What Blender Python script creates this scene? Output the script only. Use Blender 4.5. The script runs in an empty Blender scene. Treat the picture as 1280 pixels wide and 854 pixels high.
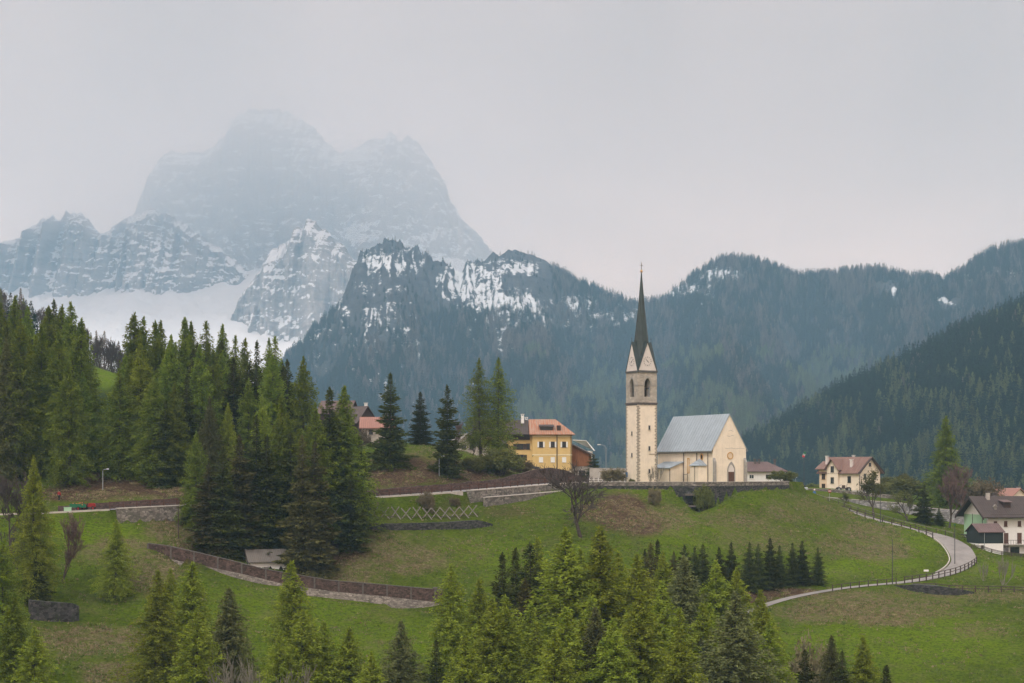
import bpy, math, random
import numpy as np
from mathutils import Vector, Matrix

# ------------------------------------------------------------ camera, world, sun, exposure
S = bpy.context.scene
COL = S.collection
F = 2025.0            # focal length in photograph pixels (1280 wide)
HY = 588.0            # row of the horizon in the photograph
cam_d = bpy.data.cameras.new('camera')
cam = bpy.data.objects.new('camera', cam_d)
COL.objects.link(cam)
cam_d.sensor_width = 36.0
cam_d.sensor_fit = 'HORIZONTAL'
cam_d.lens = F / 1280 * 36
cam_d.shift_y = (HY - 427) / 1280          # view camera kept level: verticals stay upright
cam_d.clip_start = 0.5
cam_d.clip_end = 30000
cam.location = (0, 0, 0)
cam.rotation_euler = (math.radians(90), 0, 0)
S.camera = cam

SUN_EL, SUN_AZ = math.radians(52), math.radians(205)   # azimuth from +Y clockwise: behind the camera, a little left
w = bpy.data.worlds.new('World')
S.world = w
w.use_nodes = True
nt = w.node_tree
nt.nodes.clear()
def wn(t, **k):
    n = nt.nodes.new(t)
    for a, b in k.items(): setattr(n, a, b)
    return n
out = wn('ShaderNodeOutputWorld')
bg = wn('ShaderNodeBackground'); bg.inputs['Strength'].default_value = 0.1
sky = wn('ShaderNodeTexSky', sky_type='NISHITA', sun_disc=False, sun_elevation=SUN_EL, sun_rotation=SUN_AZ)
tc = wn('ShaderNodeTexCoord')
sep = wn('ShaderNodeSeparateXYZ')
nt.links.new(tc.outputs['Generated'], sep.inputs[0])
# overcast cloud deck: brighter towards the zenith, softly mottled
mp = wn('ShaderNodeMapping'); mp.inputs['Scale'].default_value = (1, 1, 3.2)
nt.links.new(tc.outputs['Generated'], mp.inputs[0])
nz = wn('ShaderNodeTexNoise'); nz.inputs['Scale'].default_value = 7; nz.inputs['Detail'].default_value = 5; nz.inputs['Roughness'].default_value = .5
nt.links.new(mp.outputs[0], nz.inputs['Vector'])
rampz = wn('ShaderNodeValToRGB')
e = rampz.color_ramp.elements
e[0].position = 0.0; e[0].color = (9.8, 6.6, 4.9, 1)
e[1].position = 1.0; e[1].color = (14.2, 13.8, 13.4, 1)
m_ = e.new(0.3); m_.color = (13.1, 8.8, 7.1, 1)
m2_ = e.new(0.5); m2_.color = (12.8, 10.2, 8.8, 1)
nt.links.new(sep.outputs['Z'], rampz.inputs[0])
mr = wn('ShaderNodeMapRange'); mr.inputs[1].default_value = .3; mr.inputs[2].default_value = .7; mr.inputs[3].default_value = .84; mr.inputs[4].default_value = 1.13
nt.links.new(nz.outputs['Fac'], mr.inputs[0])
vm = wn('ShaderNodeVectorMath', operation='SCALE')
nt.links.new(rampz.outputs[0], vm.inputs[0]); nt.links.new(mr.outputs[0], vm.inputs['Scale'])
mx = wn('ShaderNodeMix', data_type='RGBA'); mx.inputs[0].default_value = .9
nt.links.new(sky.outputs[0], mx.inputs[6]); nt.links.new(vm.outputs[0], mx.inputs[7])
nt.links.new(mx.outputs[2], bg.inputs['Color'])
nt.links.new(bg.outputs[0], out.inputs[0])

sd = bpy.data.lights.new('sun', 'SUN')
sd.energy = 1.3
sd.angle = math.radians(14)
sd.color = (1, .96, .9)
sun = bpy.data.objects.new('sun', sd)
COL.objects.link(sun)
dv = Vector((math.sin(SUN_AZ) * math.cos(SUN_EL), math.cos(SUN_AZ) * math.cos(SUN_EL), math.sin(SUN_EL)))
sun.rotation_euler = dv.to_track_quat('Z', 'Y').to_euler()
sun.location = (0, -50, 200)

S.view_settings.view_transform = 'Standard'
S.view_settings.look = 'None'
S.view_settings.exposure = 0.56
S.view_settings.gamma = 1
S.view_settings.use_curve_mapping = False
S.render.engine = 'CYCLES'
cy = S.cycles
cy.use_denoising = True
cy.max_bounces = 9
cy.diffuse_bounces = 2
cy.glossy_bounces = 1
cy.transmission_bounces = 3
cy.transparent_max_bounces = 8
cy.volume_bounces = 7
cy.use_adaptive_sampling = True
cy.adaptive_threshold = .02
cy.sample_clamp_indirect = 3
S.render.use_persistent_data = False

# ------------------------------------------------------------ small helpers
rng = np.random.default_rng(7)
R = random.Random(11)

def smooth(a, b, x):
    t = np.clip((x - a) / (b - a), 0, 1)
    return t * t * (3 - 2 * t)

def _hash(ix, iy, iz):
    n = (ix * 374761393 + iy * 668265263 + iz * 2147483647 + 1013904223).astype(np.int64)
    n = (n ^ (n >> 13)) * 1274126177
    n = n & 0x7fffffff
    n = (n ^ (n >> 16)) & 0xffff
    return n / 32767.5 - 1.0

def vnoise(x, y, z=None):
    x = np.asarray(x, float); y = np.asarray(y, float)
    z = np.zeros_like(x) if z is None else np.asarray(z, float) + np.zeros_like(x)
    ix, iy, iz = np.floor(x).astype(np.int64), np.floor(y).astype(np.int64), np.floor(z).astype(np.int64)
    fx, fy, fz = x - ix, y - iy, z - iz
    fx, fy, fz = fx*fx*(3-2*fx), fy*fy*(3-2*fy), fz*fz*(3-2*fz)
    r = 0
    for dx in (0, 1):
        for dy in (0, 1):
            for dz in (0, 1):
                r = r + _hash(ix+dx, iy+dy, iz+dz) * (fx if dx else 1-fx) * (fy if dy else 1-fy) * (fz if dz else 1-fz)
    return r

def fbm(x, y, z=None, o=5, g=.5, ridged=False):
    x = np.asarray(x, float); y = np.asarray(y, float)
    a, s, t = 1.0, 0, 0
    for i in range(o):
        n = vnoise(x * 2**i + 17.3*i, y * 2**i - 9.1*i, None if z is None else z * 2**i + 3.7*i)
        if ridged: n = 1 - 2*np.abs(n)
        s = s + a*n; t += a; a *= g
    return s / t

def P(px, Y, py=None, Z=None):
    return Vector(((px - 640) / F * Y, Y, Z if Z is not None else (HY - py) / F * Y))

def mesh_np(name, verts, faces, smooth_shade=True):
    """verts (n,3), faces (m,k) with k fixed"""
    me = bpy.data.meshes.new(name)
    verts = np.asarray(verts, np.float32); faces = np.asarray(faces, np.int32)
    k = faces.shape[1]
    me.vertices.add(len(verts)); me.vertices.foreach_set('co', verts.ravel())
    me.loops.add(faces.size); me.loops.foreach_set('vertex_index', faces.ravel())
    me.polygons.add(len(faces))
    me.polygons.foreach_set('loop_start', np.arange(0, faces.size, k, dtype=np.int32))
    me.polygons.foreach_set('loop_total', np.full(len(faces), k, np.int32))
    me.polygons.foreach_set('use_smooth', np.full(len(faces), smooth_shade, bool))
    me.update(calc_edges=True)
    return me

def grid_faces(nr, nc):
    i = np.arange((nr-1)*(nc-1)); r, c = i // (nc-1), i % (nc-1)
    a = r*nc + c
    return np.stack([a, a+1, a+nc+1, a+nc], 1)

def attr(me, name, vals):
    a = me.attributes.new(name, 'FLOAT', 'POINT')
    a.data.foreach_set('value', np.asarray(vals, np.float32).ravel())

def link(name, me, mat=None, parent=None, loc=None):
    o = bpy.data.objects.new(name, me)
    COL.objects.link(o)
    if mat is not None:
        me.materials.clear(); me.materials.append(mat)
    if parent is not None: o.parent = parent
    if loc is not None: o.location = loc
    return o

def tag(o, label=None, cat=None, group=None, kind=None):
    if label: o['label'] = label
    if cat: o['category'] = cat
    if group: o['group'] = group
    if kind: o['kind'] = kind
    return o

def empty(name, loc, rz=0.0):
    o = bpy.data.objects.new(name, None)
    COL.objects.link(o)
    o.empty_display_size = .3
    o.location = loc; o.rotation_euler = (0, 0, rz)
    return o

# ------------------------------------------------------------ materials
def new_mat(name):
    m = bpy.data.materials.new(name); m.use_nodes = True
    m.node_tree.nodes.clear()
    return m, m.node_tree

class N:
    """tiny node-graph writer"""
    def __init__(s, name):
        s.m, s.t = new_mat(name)
        s.out = s.t.nodes.new('ShaderNodeOutputMaterial')
    def n(s, typ, ins=None, **k):
        nd = s.t.nodes.new('ShaderNode' + typ)
        for a, b in k.items(): setattr(nd, a, b)
        if ins:
            for key, v in ins.items():
                if isinstance(v, bpy.types.NodeSocket): s.t.links.new(v, nd.inputs[key])
                else: nd.inputs[key].default_value = v
        return nd
    def obj(s): return s.n('TexCoord').outputs['Object']
    def pos(s): return s.n('NewGeometry').outputs['Position']
    def noise(s, vec, scale, detail=4, rough=.55, stretch=None, dist=0):
        if stretch:
            vec = s.n('Mapping', {0: vec, 'Scale': stretch}).outputs[0]
        return s.n('TexNoise', {'Vector': vec, 'Scale': scale, 'Detail': detail, 'Roughness': rough, 'Distortion': dist}).outputs['Fac']
    def ramp(s, fac, stops, interp='LINEAR'):
        r = s.n('ValToRGB', {0: fac}); cr = r.color_ramp; cr.interpolation = interp
        while len(cr.elements) > 1: cr.elements.remove(cr.elements[-1])
        cr.elements[0].position = stops[0][0]; cr.elements[0].color = (*stops[0][1], 1) if len(stops[0][1]) == 3 else stops[0][1]
        for p_, c_ in stops[1:]:
            el = cr.elements.new(p_); el.color = (*c_, 1)
        return r.outputs[0]
    def fr(s, fac, a, b, lo=0., hi=1.):
        return s.n('MapRange', {0: fac, 1: a, 2: b, 3: lo, 4: hi}).outputs[0]
    def mix(s, fac, a, b, blend='MIX'):
        nd = s.n('Mix', data_type='RGBA', blend_type=blend)
        for i, v in ((0, fac), (6, a), (7, b)):
            if isinstance(v, bpy.types.NodeSocket): s.t.links.new(v, nd.inputs[i])
            else: nd.inputs[i].default_value = v if i == 0 else ((*v, 1) if len(v) == 3 else v)
        return nd.outputs[2]
    def math(s, op, a, b=0.):
        return s.n('Math', {0: a, 1: b}, operation=op).outputs[0]
    def bump(s, h, strength=.5, dist=.1):
        return s.n('Bump', {'Height': h, 'Strength': strength, 'Distance': dist}).outputs[0]
    def attr(s, name): return s.n('Attribute', attribute_name=name).outputs['Fac']
    def bsdf(s, color, rough=.8, normal=None, metal=0., spec=.3):
        ins = {'Base Color': color if isinstance(color, bpy.types.NodeSocket) else (*color, 1), 'Roughness': rough, 'Metallic': metal, 'Specular IOR Level': spec}
        if normal is not None: ins['Normal'] = normal
        b = s.n('BsdfPrincipled', ins)
        s.t.links.new(b.outputs[0], s.out.inputs[0])
        return s.m

def mat_plain(name, c, var=.18, scale=1.5, rough=.85, bump=.2, metal=0., spec=.3, streak=0.):
    g = N(name); p = g.obj()
    f = g.noise(p, scale, 6, .62)
    c0 = tuple(x*(1-var) for x in c); c1 = tuple(min(1, x*(1+var)) for x in c)
    col = g.ramp(f, [(.3, c0), (.7, c1)])
    if streak:
        s_ = g.noise(p, 2.2, 4, .6, stretch=(1.6, 1.6, .12))
        col = g.mix(g.fr(s_, .5, .72, 0, streak), col, tuple(x*.55 for x in c))
    return g.bsdf(col, rough, g.bump(g.noise(p, scale*9, 3), bump, .03), metal, spec)

def mat_stone(name, c, mortar=.6, scale=2.2, stretch=(1, 1, 1.6), var=.4, moss=0.):
    """rubble masonry: cells with individual tone, darker joints"""
    g = N(name); p = g.obj()
    mpv = g.n('Mapping', {0: p, 'Scale': stretch}).outputs[0]
    wv = g.n('TexNoise', {'Vector': mpv, 'Scale': 3., 'Detail': 2.})
    v2 = g.mix(.08, mpv, wv.outputs['Color'])
    vo = g.n('TexVoronoi', {'Vector': v2, 'Scale': scale}); 
    ve = g.n('TexVoronoi', {'Vector': v2, 'Scale': scale}, feature='DISTANCE_TO_EDGE')
    tone = g.n('SeparateColor', {0: vo.outputs['Color']}).outputs[0]
    col = g.ramp(tone, [(0, tuple(x*(1-var) for x in c)), (1, tuple(min(1, x*(1+var)) for x in c))])
    big = g.noise(p, .5, 4)
    col = g.mix(g.fr(big, .4, .7, 0, .45), col, tuple(x*.5 for x in c))
    if moss: col = g.mix(g.fr(g.noise(p, 1.1, 5), .5, .7, 0, moss), col, (.05, .08, .02))
    col = g.mix(g.fr(ve.outputs['Distance'], .0, .07, mortar, 0), col, tuple(x*.3 for x in c))
    return g.bsdf(col, .9, g.bump(g.fr(ve.outputs['Distance'], 0, .12), .8, .06))

def mat_ground():
    g = N('meadow grass'); p = g.pos()
    n1 = g.noise(p, .035, 4); n2 = g.noise(p, .22, 6, .65); n3 = g.noise(p, .75, 6, .75, stretch=(1, 1, 2.2))
    n4 = g.noise(p, 1.9, 5, .75, stretch=(1, 1, 2.2))
    base = g.ramp(n1, [(.3, (.1, .14, .011)), (.5, (.128, .192, .013)), (.7, (.155, .23, .015))])
    lush = g.attr('lush')
    base = g.mix(g.math('MULTIPLY', lush, g.fr(n2, .3, .6)), base, (.2, .31, .014))
    base = g.mix(g.fr(n2, .44, .7, 0, .6), base, (.06, .09, .016))
    base = g.mix(g.fr(n3, .5, .7, 0, .7), base, (.2, .22, .06))
    base = g.mix(g.fr(n4, .47, .66, 0, .8), base, (.03, .05, .012))
    # last year's dry grass and bare earth, in patches of their own
    dry = g.attr('dry')
    speck = g.noise(p, .7, 6, .78, stretch=(1, 1, 2.0))
    speck2 = g.noise(p, 2.2, 5, .78)
    d2 = g.math('ADD', dry, g.fr(g.noise(p, .13, 5, .7), .3, .7, -.28, .28))
    dm = g.math('MULTIPLY', g.fr(d2, .0, .5), g.fr(speck, .4, .58, .2, 1.))
    drycol = g.ramp(speck2, [(.32, (.085, .062, .035)), (.5, (.2, .16, .09)), (.68, (.37, .31, .18))])
    col = g.mix(dm, base, drycol)
    earth = g.attr('earth')
    em = g.math('MULTIPLY', g.fr(earth, .03, .5), g.fr(speck, .3, .48, .55, 1.))
    col = g.mix(em, col, g.ramp(speck2, [(.3, (.05, .031, .021)), (.5, (.12, .078, .052)), (.7, (.25, .175, .11))]))
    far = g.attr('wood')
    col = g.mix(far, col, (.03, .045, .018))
    h = g.math('ADD', n3, n4)
    return g.bsdf(col, .95, g.bump(h, 1., 1.1), spec=.0)

def mat_mount(name, rock, dark, snow_lo, noise_s, forest=None, amp=1., band=0., snowc=(.88, .85, .84)):
    """rock with snow lying where the surface is flat enough; 'snow' attribute is how much has fallen there"""
    g = N(name); p = g.pos()
    nor = g.n('SeparateXYZ', {0: g.n('NewGeometry').outputs['Normal']}).outputs['Z']
    n1 = g.noise(p, noise_s, 7, .7, stretch=(1, 1, 2.4)); n2 = g.noise(p, noise_s*5, 5, .7)
    nb = g.noise(p, noise_s*3.2, 6, .72, stretch=(.4, .4, 3.2), dist=.6)
    col = g.ramp(g.math('MULTIPLY', g.math('ADD', n1, nb), .5), [(.35, dark), (.65, rock)])
    if forest is not None:
        col = g.mix(g.attr('wood'), col, g.ramp(n2, [(.3, tuple(x*.6 for x in forest)), (.7, forest)]))
    s = g.math('ADD', nor, g.fr(n2, .25, .75, -.16*amp, .16*amp))
    s = g.math('ADD', s, g.fr(n1, .25, .75, -.14*amp, .14*amp))
    s = g.math('ADD', s, g.attr('snow'))
    s = g.math('ADD', s, g.fr(g.noise(p, noise_s*14, 4, .75), .3, .7, -.1*amp, .1*amp))
    if band: s = g.math('ADD', s, g.fr(nb, .3, .7, -band, band))
    sm = g.fr(s, snow_lo, snow_lo + .1)
    col = g.mix(sm, col, snowc)
    h = g.math('ADD', n1, g.math('MULTIPLY', n2, .5))
    return g.bsdf(col, .9, g.bump(h, .8, 14.), spec=.1)

def mat_leaf(name, c, c2, trans=.25, hue=.03, nscale=.5, rnd=.35):
    g = N(name); p = g.obj()
    rnd_n = g.n('ObjectInfo').outputs['Random']
    f = g.noise(p, nscale, 4, .7)
    col = g.ramp(f, [(.32, c), (.68, c2)])
    f2 = g.noise(p, nscale*7, 3, .7)
    hsv = g.n('HueSaturation', {'Hue': g.fr(rnd_n, 0, 1, .5-hue, .5+hue), 'Saturation': g.fr(f2, .3, .7, .85, 1.1),
              'Value': g.math('MULTIPLY', g.fr(rnd_n, 0, 1, 1-rnd, 1+rnd), g.fr(f2, .3, .7, .75, 1.25)), 'Color': col}).outputs[0]
    d = g.n('BsdfDiffuse', {'Color': hsv, 'Roughness': .6})
    tr = g.n('BsdfTranslucent', {'Color': hsv})
    mixs = g.n('MixShader', {0: trans}); g.t.links.new(d.outputs[0], mixs.inputs[1]); g.t.links.new(tr.outputs[0], mixs.inputs[2])
    g.t.links.new(mixs.outputs[0], g.out.inputs[0])
    return g.m
# ============================================================ THE GROUND
CT = []   # control points (photo column, photo row, distance) of the visible ground
def col_pts(px, pts):
    for py, Y in pts: CT.append((px, py, Y))
col_pts(-150, [(900,175),(854,190),(760,222),(700,240),(650,262),(595,285),(520,350),(455,430),(392,560),(378,640)])
col_pts(0,    [(854,193),(760,222),(700,240),(648,258),(641,264),(600,285),(535,350),(478,430),(415,560),(408,620)])
col_pts(100,  [(854,200),(790,222),(740,235),(700,245),(655,258),(638,266),(600,285),(540,350),(478,425),(452,500),(448,580)])
col_pts(190,  [(854,205),(790,225),(742,237),(706,244),(692,248),(682,253),(665,258),(632,269),(605,285),(560,340),(515,420),(498,520)])
col_pts(300,  [(854,210),(790,228),(745,240),(725,246.5),(710,252),(692,257),(652,268),(630,273),(603,300),(572,350),(545,420),(540,500)])
col_pts(400,  [(854,215),(800,230),(765,243),(747,247.5),(733,253),(708,259),(665,268),(627,280),(603,300),(577,330),(556,380),(556,450)])
col_pts(500,  [(854,218),(805,232),(775,244),(760,248.5),(744,254),(708,262),(665,273),(648,279),(622,288),(614,292),(585,303),(556,325),(553,345),(570,420)])
col_pts(600,  [(854,215),(805,232),(775,244),(710,264),(655,284),(634,292),(616,300),(610,303),(592,312),(572,325),(570,350),(585,430)])
col_pts(700,  [(854,212),(790,236),(735,254),(685,270),(645,288),(626,302),(607,315),(602,318),(598,345),(594,380),(600,430)])
col_pts(640,  [(620,304),(609,308),(598,316),(590,330),(585,345)])
col_pts(760,  [(740,250),(690,272),(650,290),(612,318),(604,330),(603,370)])
col_pts(800,  [(854,210),(790,233),(740,251),(690,274),(650,294),(612,319),(604,328)])
col_pts(840,  [(613,320),(655,298),(604,328)])
col_pts(857,  [(629,318),(604,328)])
col_pts(870,  [(854,212),(790,238),(740,258),(700,276),(670,294),(642,315),(604,330),(603,370)])
col_pts(895,  [(633,317),(660,300),(604,330)])
col_pts(925,  [(616,321),(604,335)])
col_pts(950,  [(854,225),(800,246),(762,266),(751,273),(733,283),(690,300),(645,316),(611,328),(604,345),(603,380)])
col_pts(985,  [(613,338),(606,360)])
col_pts(1050, [(854,230),(805,248),(765,266),(739,281),(728,289),(700,304),(665,325),(640,350),(626,380),(614,430),(613,480)])
col_pts(1115, [(854,233),(805,250),(765,268),(734,286),(724,295),(697,312),(672,330),(654,348),(640,380),(622,430),(615,480)])
col_pts(1190, [(854,235),(805,252),(770,268),(745,282),(722,300),(705,312),(690,321),(672,334),(657,360),(634,410),(622,480)])
col_pts(1265, [(854,235),(805,252),(770,268),(745,284),(718,305),(694,328),(690,340),(668,370),(648,410),(626,480)])
col_pts(1400, [(854,235),(805,252),(770,268),(745,284),(718,305),(694,328),(690,345),(668,370),(640,430),(626,500)])
cx = [((px-640)/F*Y, Y, (HY-py)/F*Y) for px, py, Y in CT]
# the valley in front, under the photographer, and beyond the village
for X in (-200, -100, 0, 100, 200):
    cx += [(X*.6, 155, -31), (X*.6, 110, -31), (X*.6, 60, -20), (X*.6, 25, -9)]
cx += [(0, 4, -2.2), (-20, -8, -1.7), (20, -8, -1.7)]
for X in (-60, 0, 60, 130, 200, 260): cx += [(X, 560, -30), (X, 680, -75), (X, 800, -120)]
for X in (-250, -180, -120): cx += [(X, 720, 30), (X, 800, -20)]
cx = np.array(cx)
def _phi(d2): return .5 * d2 * np.log(d2 + 1e-9)
_s = 100.0
_c = cx[:, :2] / _s
_n = len(cx)
_K = _phi(((_c[:, None] - _c[None])**2).sum(-1)) + np.eye(_n) * 2e-4
_Pm = np.c_[np.ones(_n), _c]
_sol = np.linalg.solve(np.block([[_K, _Pm], [_Pm.T, np.zeros((3, 3))]]), np.r_[cx[:, 2], 0, 0, 0])
def rbf(X, Y):
    sh = X.shape; q = np.c_[X.ravel(), Y.ravel()] / _s
    o = np.empty(len(q))
    for i in range(0, len(q), 40000):
        qq = q[i:i+40000]
        o[i:i+40000] = _phi(((qq[:, None] - _c[None])**2).sum(-1)) @ _sol[:_n] + _sol[_n] + qq @ _sol[_n+1:]
    return o.reshape(sh)

def polyline(pts, step=1.0):
    """photo (px,py,Y) points -> evenly sampled world points, rounded corners"""
    v = np.array([P(a, Y, b) for a, b, Y in pts])
    for _ in range(2):
        q = [v[0]]
        for i in range(len(v)-1): q += [v[i]*.75+v[i+1]*.25, v[i]*.25+v[i+1]*.75]
        q.append(v[-1]); v = np.array(q)
    d = np.r_[0, np.cumsum(np.linalg.norm(np.diff(v, axis=0), axis=1))]
    n = max(2, int(d[-1]/step))
    t = np.linspace(0, d[-1], n)
    return np.stack([np.interp(t, d, v[:, k]) for k in range(3)], 1)

ROAD = polyline([(-110,646,262),(0,643,262),(60,641,262),(100,638.5,263),(160,635.5,266),(230,632,270),(300,629,274),(380,626,279),(470,621,286),(540,616.5,292),(600,612,300),(650,608,309),(690,604.5,318),(730,603,331),(760,602.5,346),(800,602.5,364),(870,603,380),(930,604,392),(990,612,402)])
LANE = polyline([(900,781,255),(940,762,266),(975,750,274),(1010,742,279),(1050,735.5,284),(1090,731,289),(1130,728,293),(1165,722,299),(1190,714.5,305),(1206,703,313),(1203,692,320),(1195,681,327),(1178,671,334),(1150,664,341),(1110,654,348),(1070,642,357),(1040,632,367),(1010,622,382),(995,616,394),(985,612,400)])
# a lane's width changes along it
def lane_w(p): 
    px = 640 + F*p[0]/p[1]; 
    return np.interp(p[1], [255, 285, 300, 312, 325, 334, 345, 400], [1.7, 2.1, 3.2, 4.6, 5.0, 4.2, 3.2, 3.0])
LW = np.array([lane_w(p) for p in LANE])
RW = np.full(len(ROAD), 5.6)

def near_line(X, Y, L, chunk=30000):
    """distance to a sampled line, index of its nearest sample, side (+ = camera side)"""
    xs = X.ravel(); ys = Y.ravel()
    D = np.full(xs.shape, 1e9); I = np.zeros(xs.shape, int)
    m = (xs > L[:, 0].min()-25) & (xs < L[:, 0].max()+25) & (ys > L[:, 1].min()-25) & (ys < L[:, 1].max()+25)
    idx = np.nonzero(m)[0]
    for i in range(0, len(idx), chunk):
        k = idx[i:i+chunk]
        d2 = (xs[k][:, None]-L[None, :, 0])**2 + (ys[k][:, None]-L[None, :, 1])**2
        j = d2.argmin(1); D[k] = np.sqrt(d2[np.arange(len(k)), j]); I[k] = j
    return D.reshape(X.shape), I.reshape(X.shape)

PLAT = [(700,318.5),(760,322.5),(838,322.5),(870,319.5),(925,325),(985,341),(1006,352)]
PLATW = np.array([((px-640)/F*Y, Y) for px, Y in PLAT])
PLAT_Z = -2.55
def plateau_mask(X, Y):
    f = np.interp(X, PLATW[:, 0], PLATW[:, 1], left=1e6, right=1e6)
    return (Y > f) & (Y < 376)

# front walls of the main road: photo columns and depth of the drop
def front_drop(px):
    return 2.3*smooth(138, 150, px)*(1-smooth(232, 250, px)) + 1.2*smooth(560, 580, px)*(1-smooth(706, 716, px))

def terrain_z(X, Y, detail=True):
    Xc = np.clip(X, -250, 290); Yc = np.clip(Y, -10, 800)
    z = rbf(Xc, Yc)
    fx = smooth(0, 500, np.abs(X - Xc)); fy = smooth(0, 700, np.maximum(Y-Yc, 0))
    z = z + (-150 - z) * np.clip(fx + fy, 0, 1)
    back = smooth(0, 200, np.maximum(-10 - Y, 0)); z = z + back * 20
    if detail:
        a = smooth(100, 170, Y)
        z = z + a * (.55*fbm(X/17, Y/17, o=3) + .16*fbm(X/3.1, Y/3.1, o=3))
    # roads cut in
    px = 640 + F*X/np.maximum(Y, 50)
    yw = np.interp(px, [184.7,207.6,237,288,326.5,362,412.8,480,519.5,553.7], [250,249.6,249,248.5,248.5,249,249.5,250,250.5,251])
    zf = (HY - np.interp(px, [180,200,228,264,302,356,416,480,545,556], [688,697,709,717,726.5,739,750.5,758.5,766.5,768]))/F*yw
    d_ = yw - Y; inw = (px > 188) & (px < 556) & (d_ > -.1) & (d_ < 14)
    z = np.where(inw, np.minimum(z, zf + (z-zf)*smooth(1.5, 14, d_)), z)
    D, I = near_line(X, Y, ROAD)
    rz = ROAD[I, 2]; front = Y < ROAD[I, 1]
    drop = front_drop(px) * front
    z = np.where(drop > .05, np.minimum(z, rz - drop*(1-smooth(5, 16, D))), z)
    wide = np.where(front, np.where(drop > .05, .5, 3.5), np.where((px > 100) & (px < 715), .7, 4.))
    t = 1 - smooth(RW[0]/2 + .5, RW[0]/2 + .5 + wide, D)
    z = z*(1-t) + (rz-.12)*t
    D, I = near_line(X, Y, LANE)
    lz = LANE[I, 2]; front = Y < LANE[I, 1]
    wide = np.where(front & (px > 1040) & (LANE[I, 1] > 333), .7, 4.)
    t = 1 - smooth(LW[I]/2 + .4, LW[I]/2 + .4 + wide, D)
    z = z*(1-t) + (lz-.12)*t
    f_ = np.interp(X, PLATW[:, 0], PLATW[:, 1]); d_ = f_ - Y
    zf = (HY - np.interp(px, [735, 838, 857, 870, 895, 925, 985, 1006], [611.5, 612.5, 629, 642, 633, 615, 611.5, 611]))/F*f_
    inw = (px > 715) & (px < 1010) & (d_ > -1.5) & (d_ < 20)
    z = np.where(inw, np.minimum(z, zf + (z-zf)*smooth(2, 20, d_)), z)
    pm = plateau_mask(X, Y)
    z = np.where(pm, PLAT_Z, z)
    return z

ax = np.concatenate([-np.geomspace(4400, 200, 30)[:-1], np.arange(-200, 210, .95), np.geomspace(210, 4400, 30)[1:]])
ay = np.concatenate([np.array([-600, -300, -150, -60]), np.arange(-30, 176, 4.), np.arange(178, 405, .95), np.arange(406, 800, 3.2), np.geomspace(805, 6900, 26)])
GX, GY = np.meshgrid(ax, ay)
GZ = terrain_z(GX, GY)
# cut to the slopes of the mountains: the sheet simply runs on beneath them
def ground_z(x, y):
    x = float(x); y = float(y)
    i = int(np.clip(np.searchsorted(ax, x)-1, 0, len(ax)-2)); j = int(np.clip(np.searchsorted(ay, y)-1, 0, len(ay)-2))
    u = (x-ax[i])/(ax[i+1]-ax[i]); v = (y-ay[j])/(ay[j+1]-ay[j])
    return float((GZ[j, i]*(1-u)+GZ[j, i+1]*u)*(1-v) + (GZ[j+1, i]*(1-u)+GZ[j+1, i+1]*u)*v)
def hit(px, py, y0=178.0, y1=700.0):
    """where the sight line through a photo position meets the ground"""
    k = (px-640)/F; s = (HY-py)/F
    y = y0
    while y < y1:
        if ground_z(k*y, y) >= s*y: break
        y += .5
    return Vector((k*y, y, ground_z(k*y, y)))
def at(px, Y, dz=0.):
    x = (px-640)/F*Y
    return Vector((x, Y, ground_z(x, Y)+dz))

gme = mesh_np('ground', np.stack([GX.ravel(), GY.ravel(), GZ.ravel()], 1), grid_faces(*GX.shape))
PXg = 640 + F*GX/np.maximum(GY, 60); PYg = HY - F*GZ/np.maximum(GY, 60)
def blobs(lst):
    m = np.zeros(GX.shape)
    for cx_, cy_, rx, ry, a in lst:
        d = np.sqrt(((PXg-cx_)/rx)**2 + ((PYg-cy_)/ry)**2)
        m = np.maximum(m, a*(1-smooth(.35, 1.25, d)))
    return np.where((GY > 170) & (GY < 560), m, 0)
dry = blobs([(145,605,75,22,1),(205,612,30,14,.9),(150,690,60,22,.5),(190,715,40,30,.75),(120,800,85,20,.85),(150,845,60,18,.9),(75,805,30,25,.3),(215,662,40,16,.9),(240,660,30,14,.8),
    (505,700,62,20,.85),(470,690,50,30,.6),(440,715,50,25,.45),(560,690,80,20,.2),(1060,757,80,20,.75),(1020,765,48,16,.8),(1105,772,60,14,.7),(1140,760,80,18,.4),(1200,745,90,12,.35),(1215,790,60,12,.25),(1100,690,45,14,.75),(1080,665,50,14,.5),(1010,640,90,22,.3),(960,670,80,24,.25),(920,650,60,16,.3),(1060,680,70,20,.35),(820,650,55,22,.45),
    (470,600,22,16,.5),(540,572,45,16,.3),(1240,640,40,10,.25),(1260,745,40,10,.4),(1110,745,60,8,.3)])
lush = blobs([(400,770,150,60,.8),(480,800,120,40,.8),(110,665,70,22,1),(150,680,50,14,1),(1130,800,170,45,1),(1100,705,80,14,1),(1010,715,90,10,1),(1150,680,40,18,.7),(700,583,60,10,1),(780,625,50,18,.8),(860,670,120,30,.4),(600,690,80,25,.6),(1250,712,60,14,1),(130,475,25,15,1)])
earth = blobs([(775,640,38,26,1),(800,655,35,18,.7),(740,640,26,14,.7),(560,590,80,16,.9),(500,590,50,22,.95),(610,585,35,16,.7),(160,603,85,18,1),(215,608,30,16,1),(90,618,60,10,.8),(980,741,55,6,1),(930,748,40,8,1),(215,645,30,16,.4),(400,690,60,20,.9),(300,680,80,20,.9),(240,690,40,20,.5),(140,612,50,10,.4),(640,640,45,10,.25),(460,600,25,18,.7)])
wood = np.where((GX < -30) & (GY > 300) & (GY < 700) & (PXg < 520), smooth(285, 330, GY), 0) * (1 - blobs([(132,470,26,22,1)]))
wood = np.maximum(wood, smooth(520, 700, GY))
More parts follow.
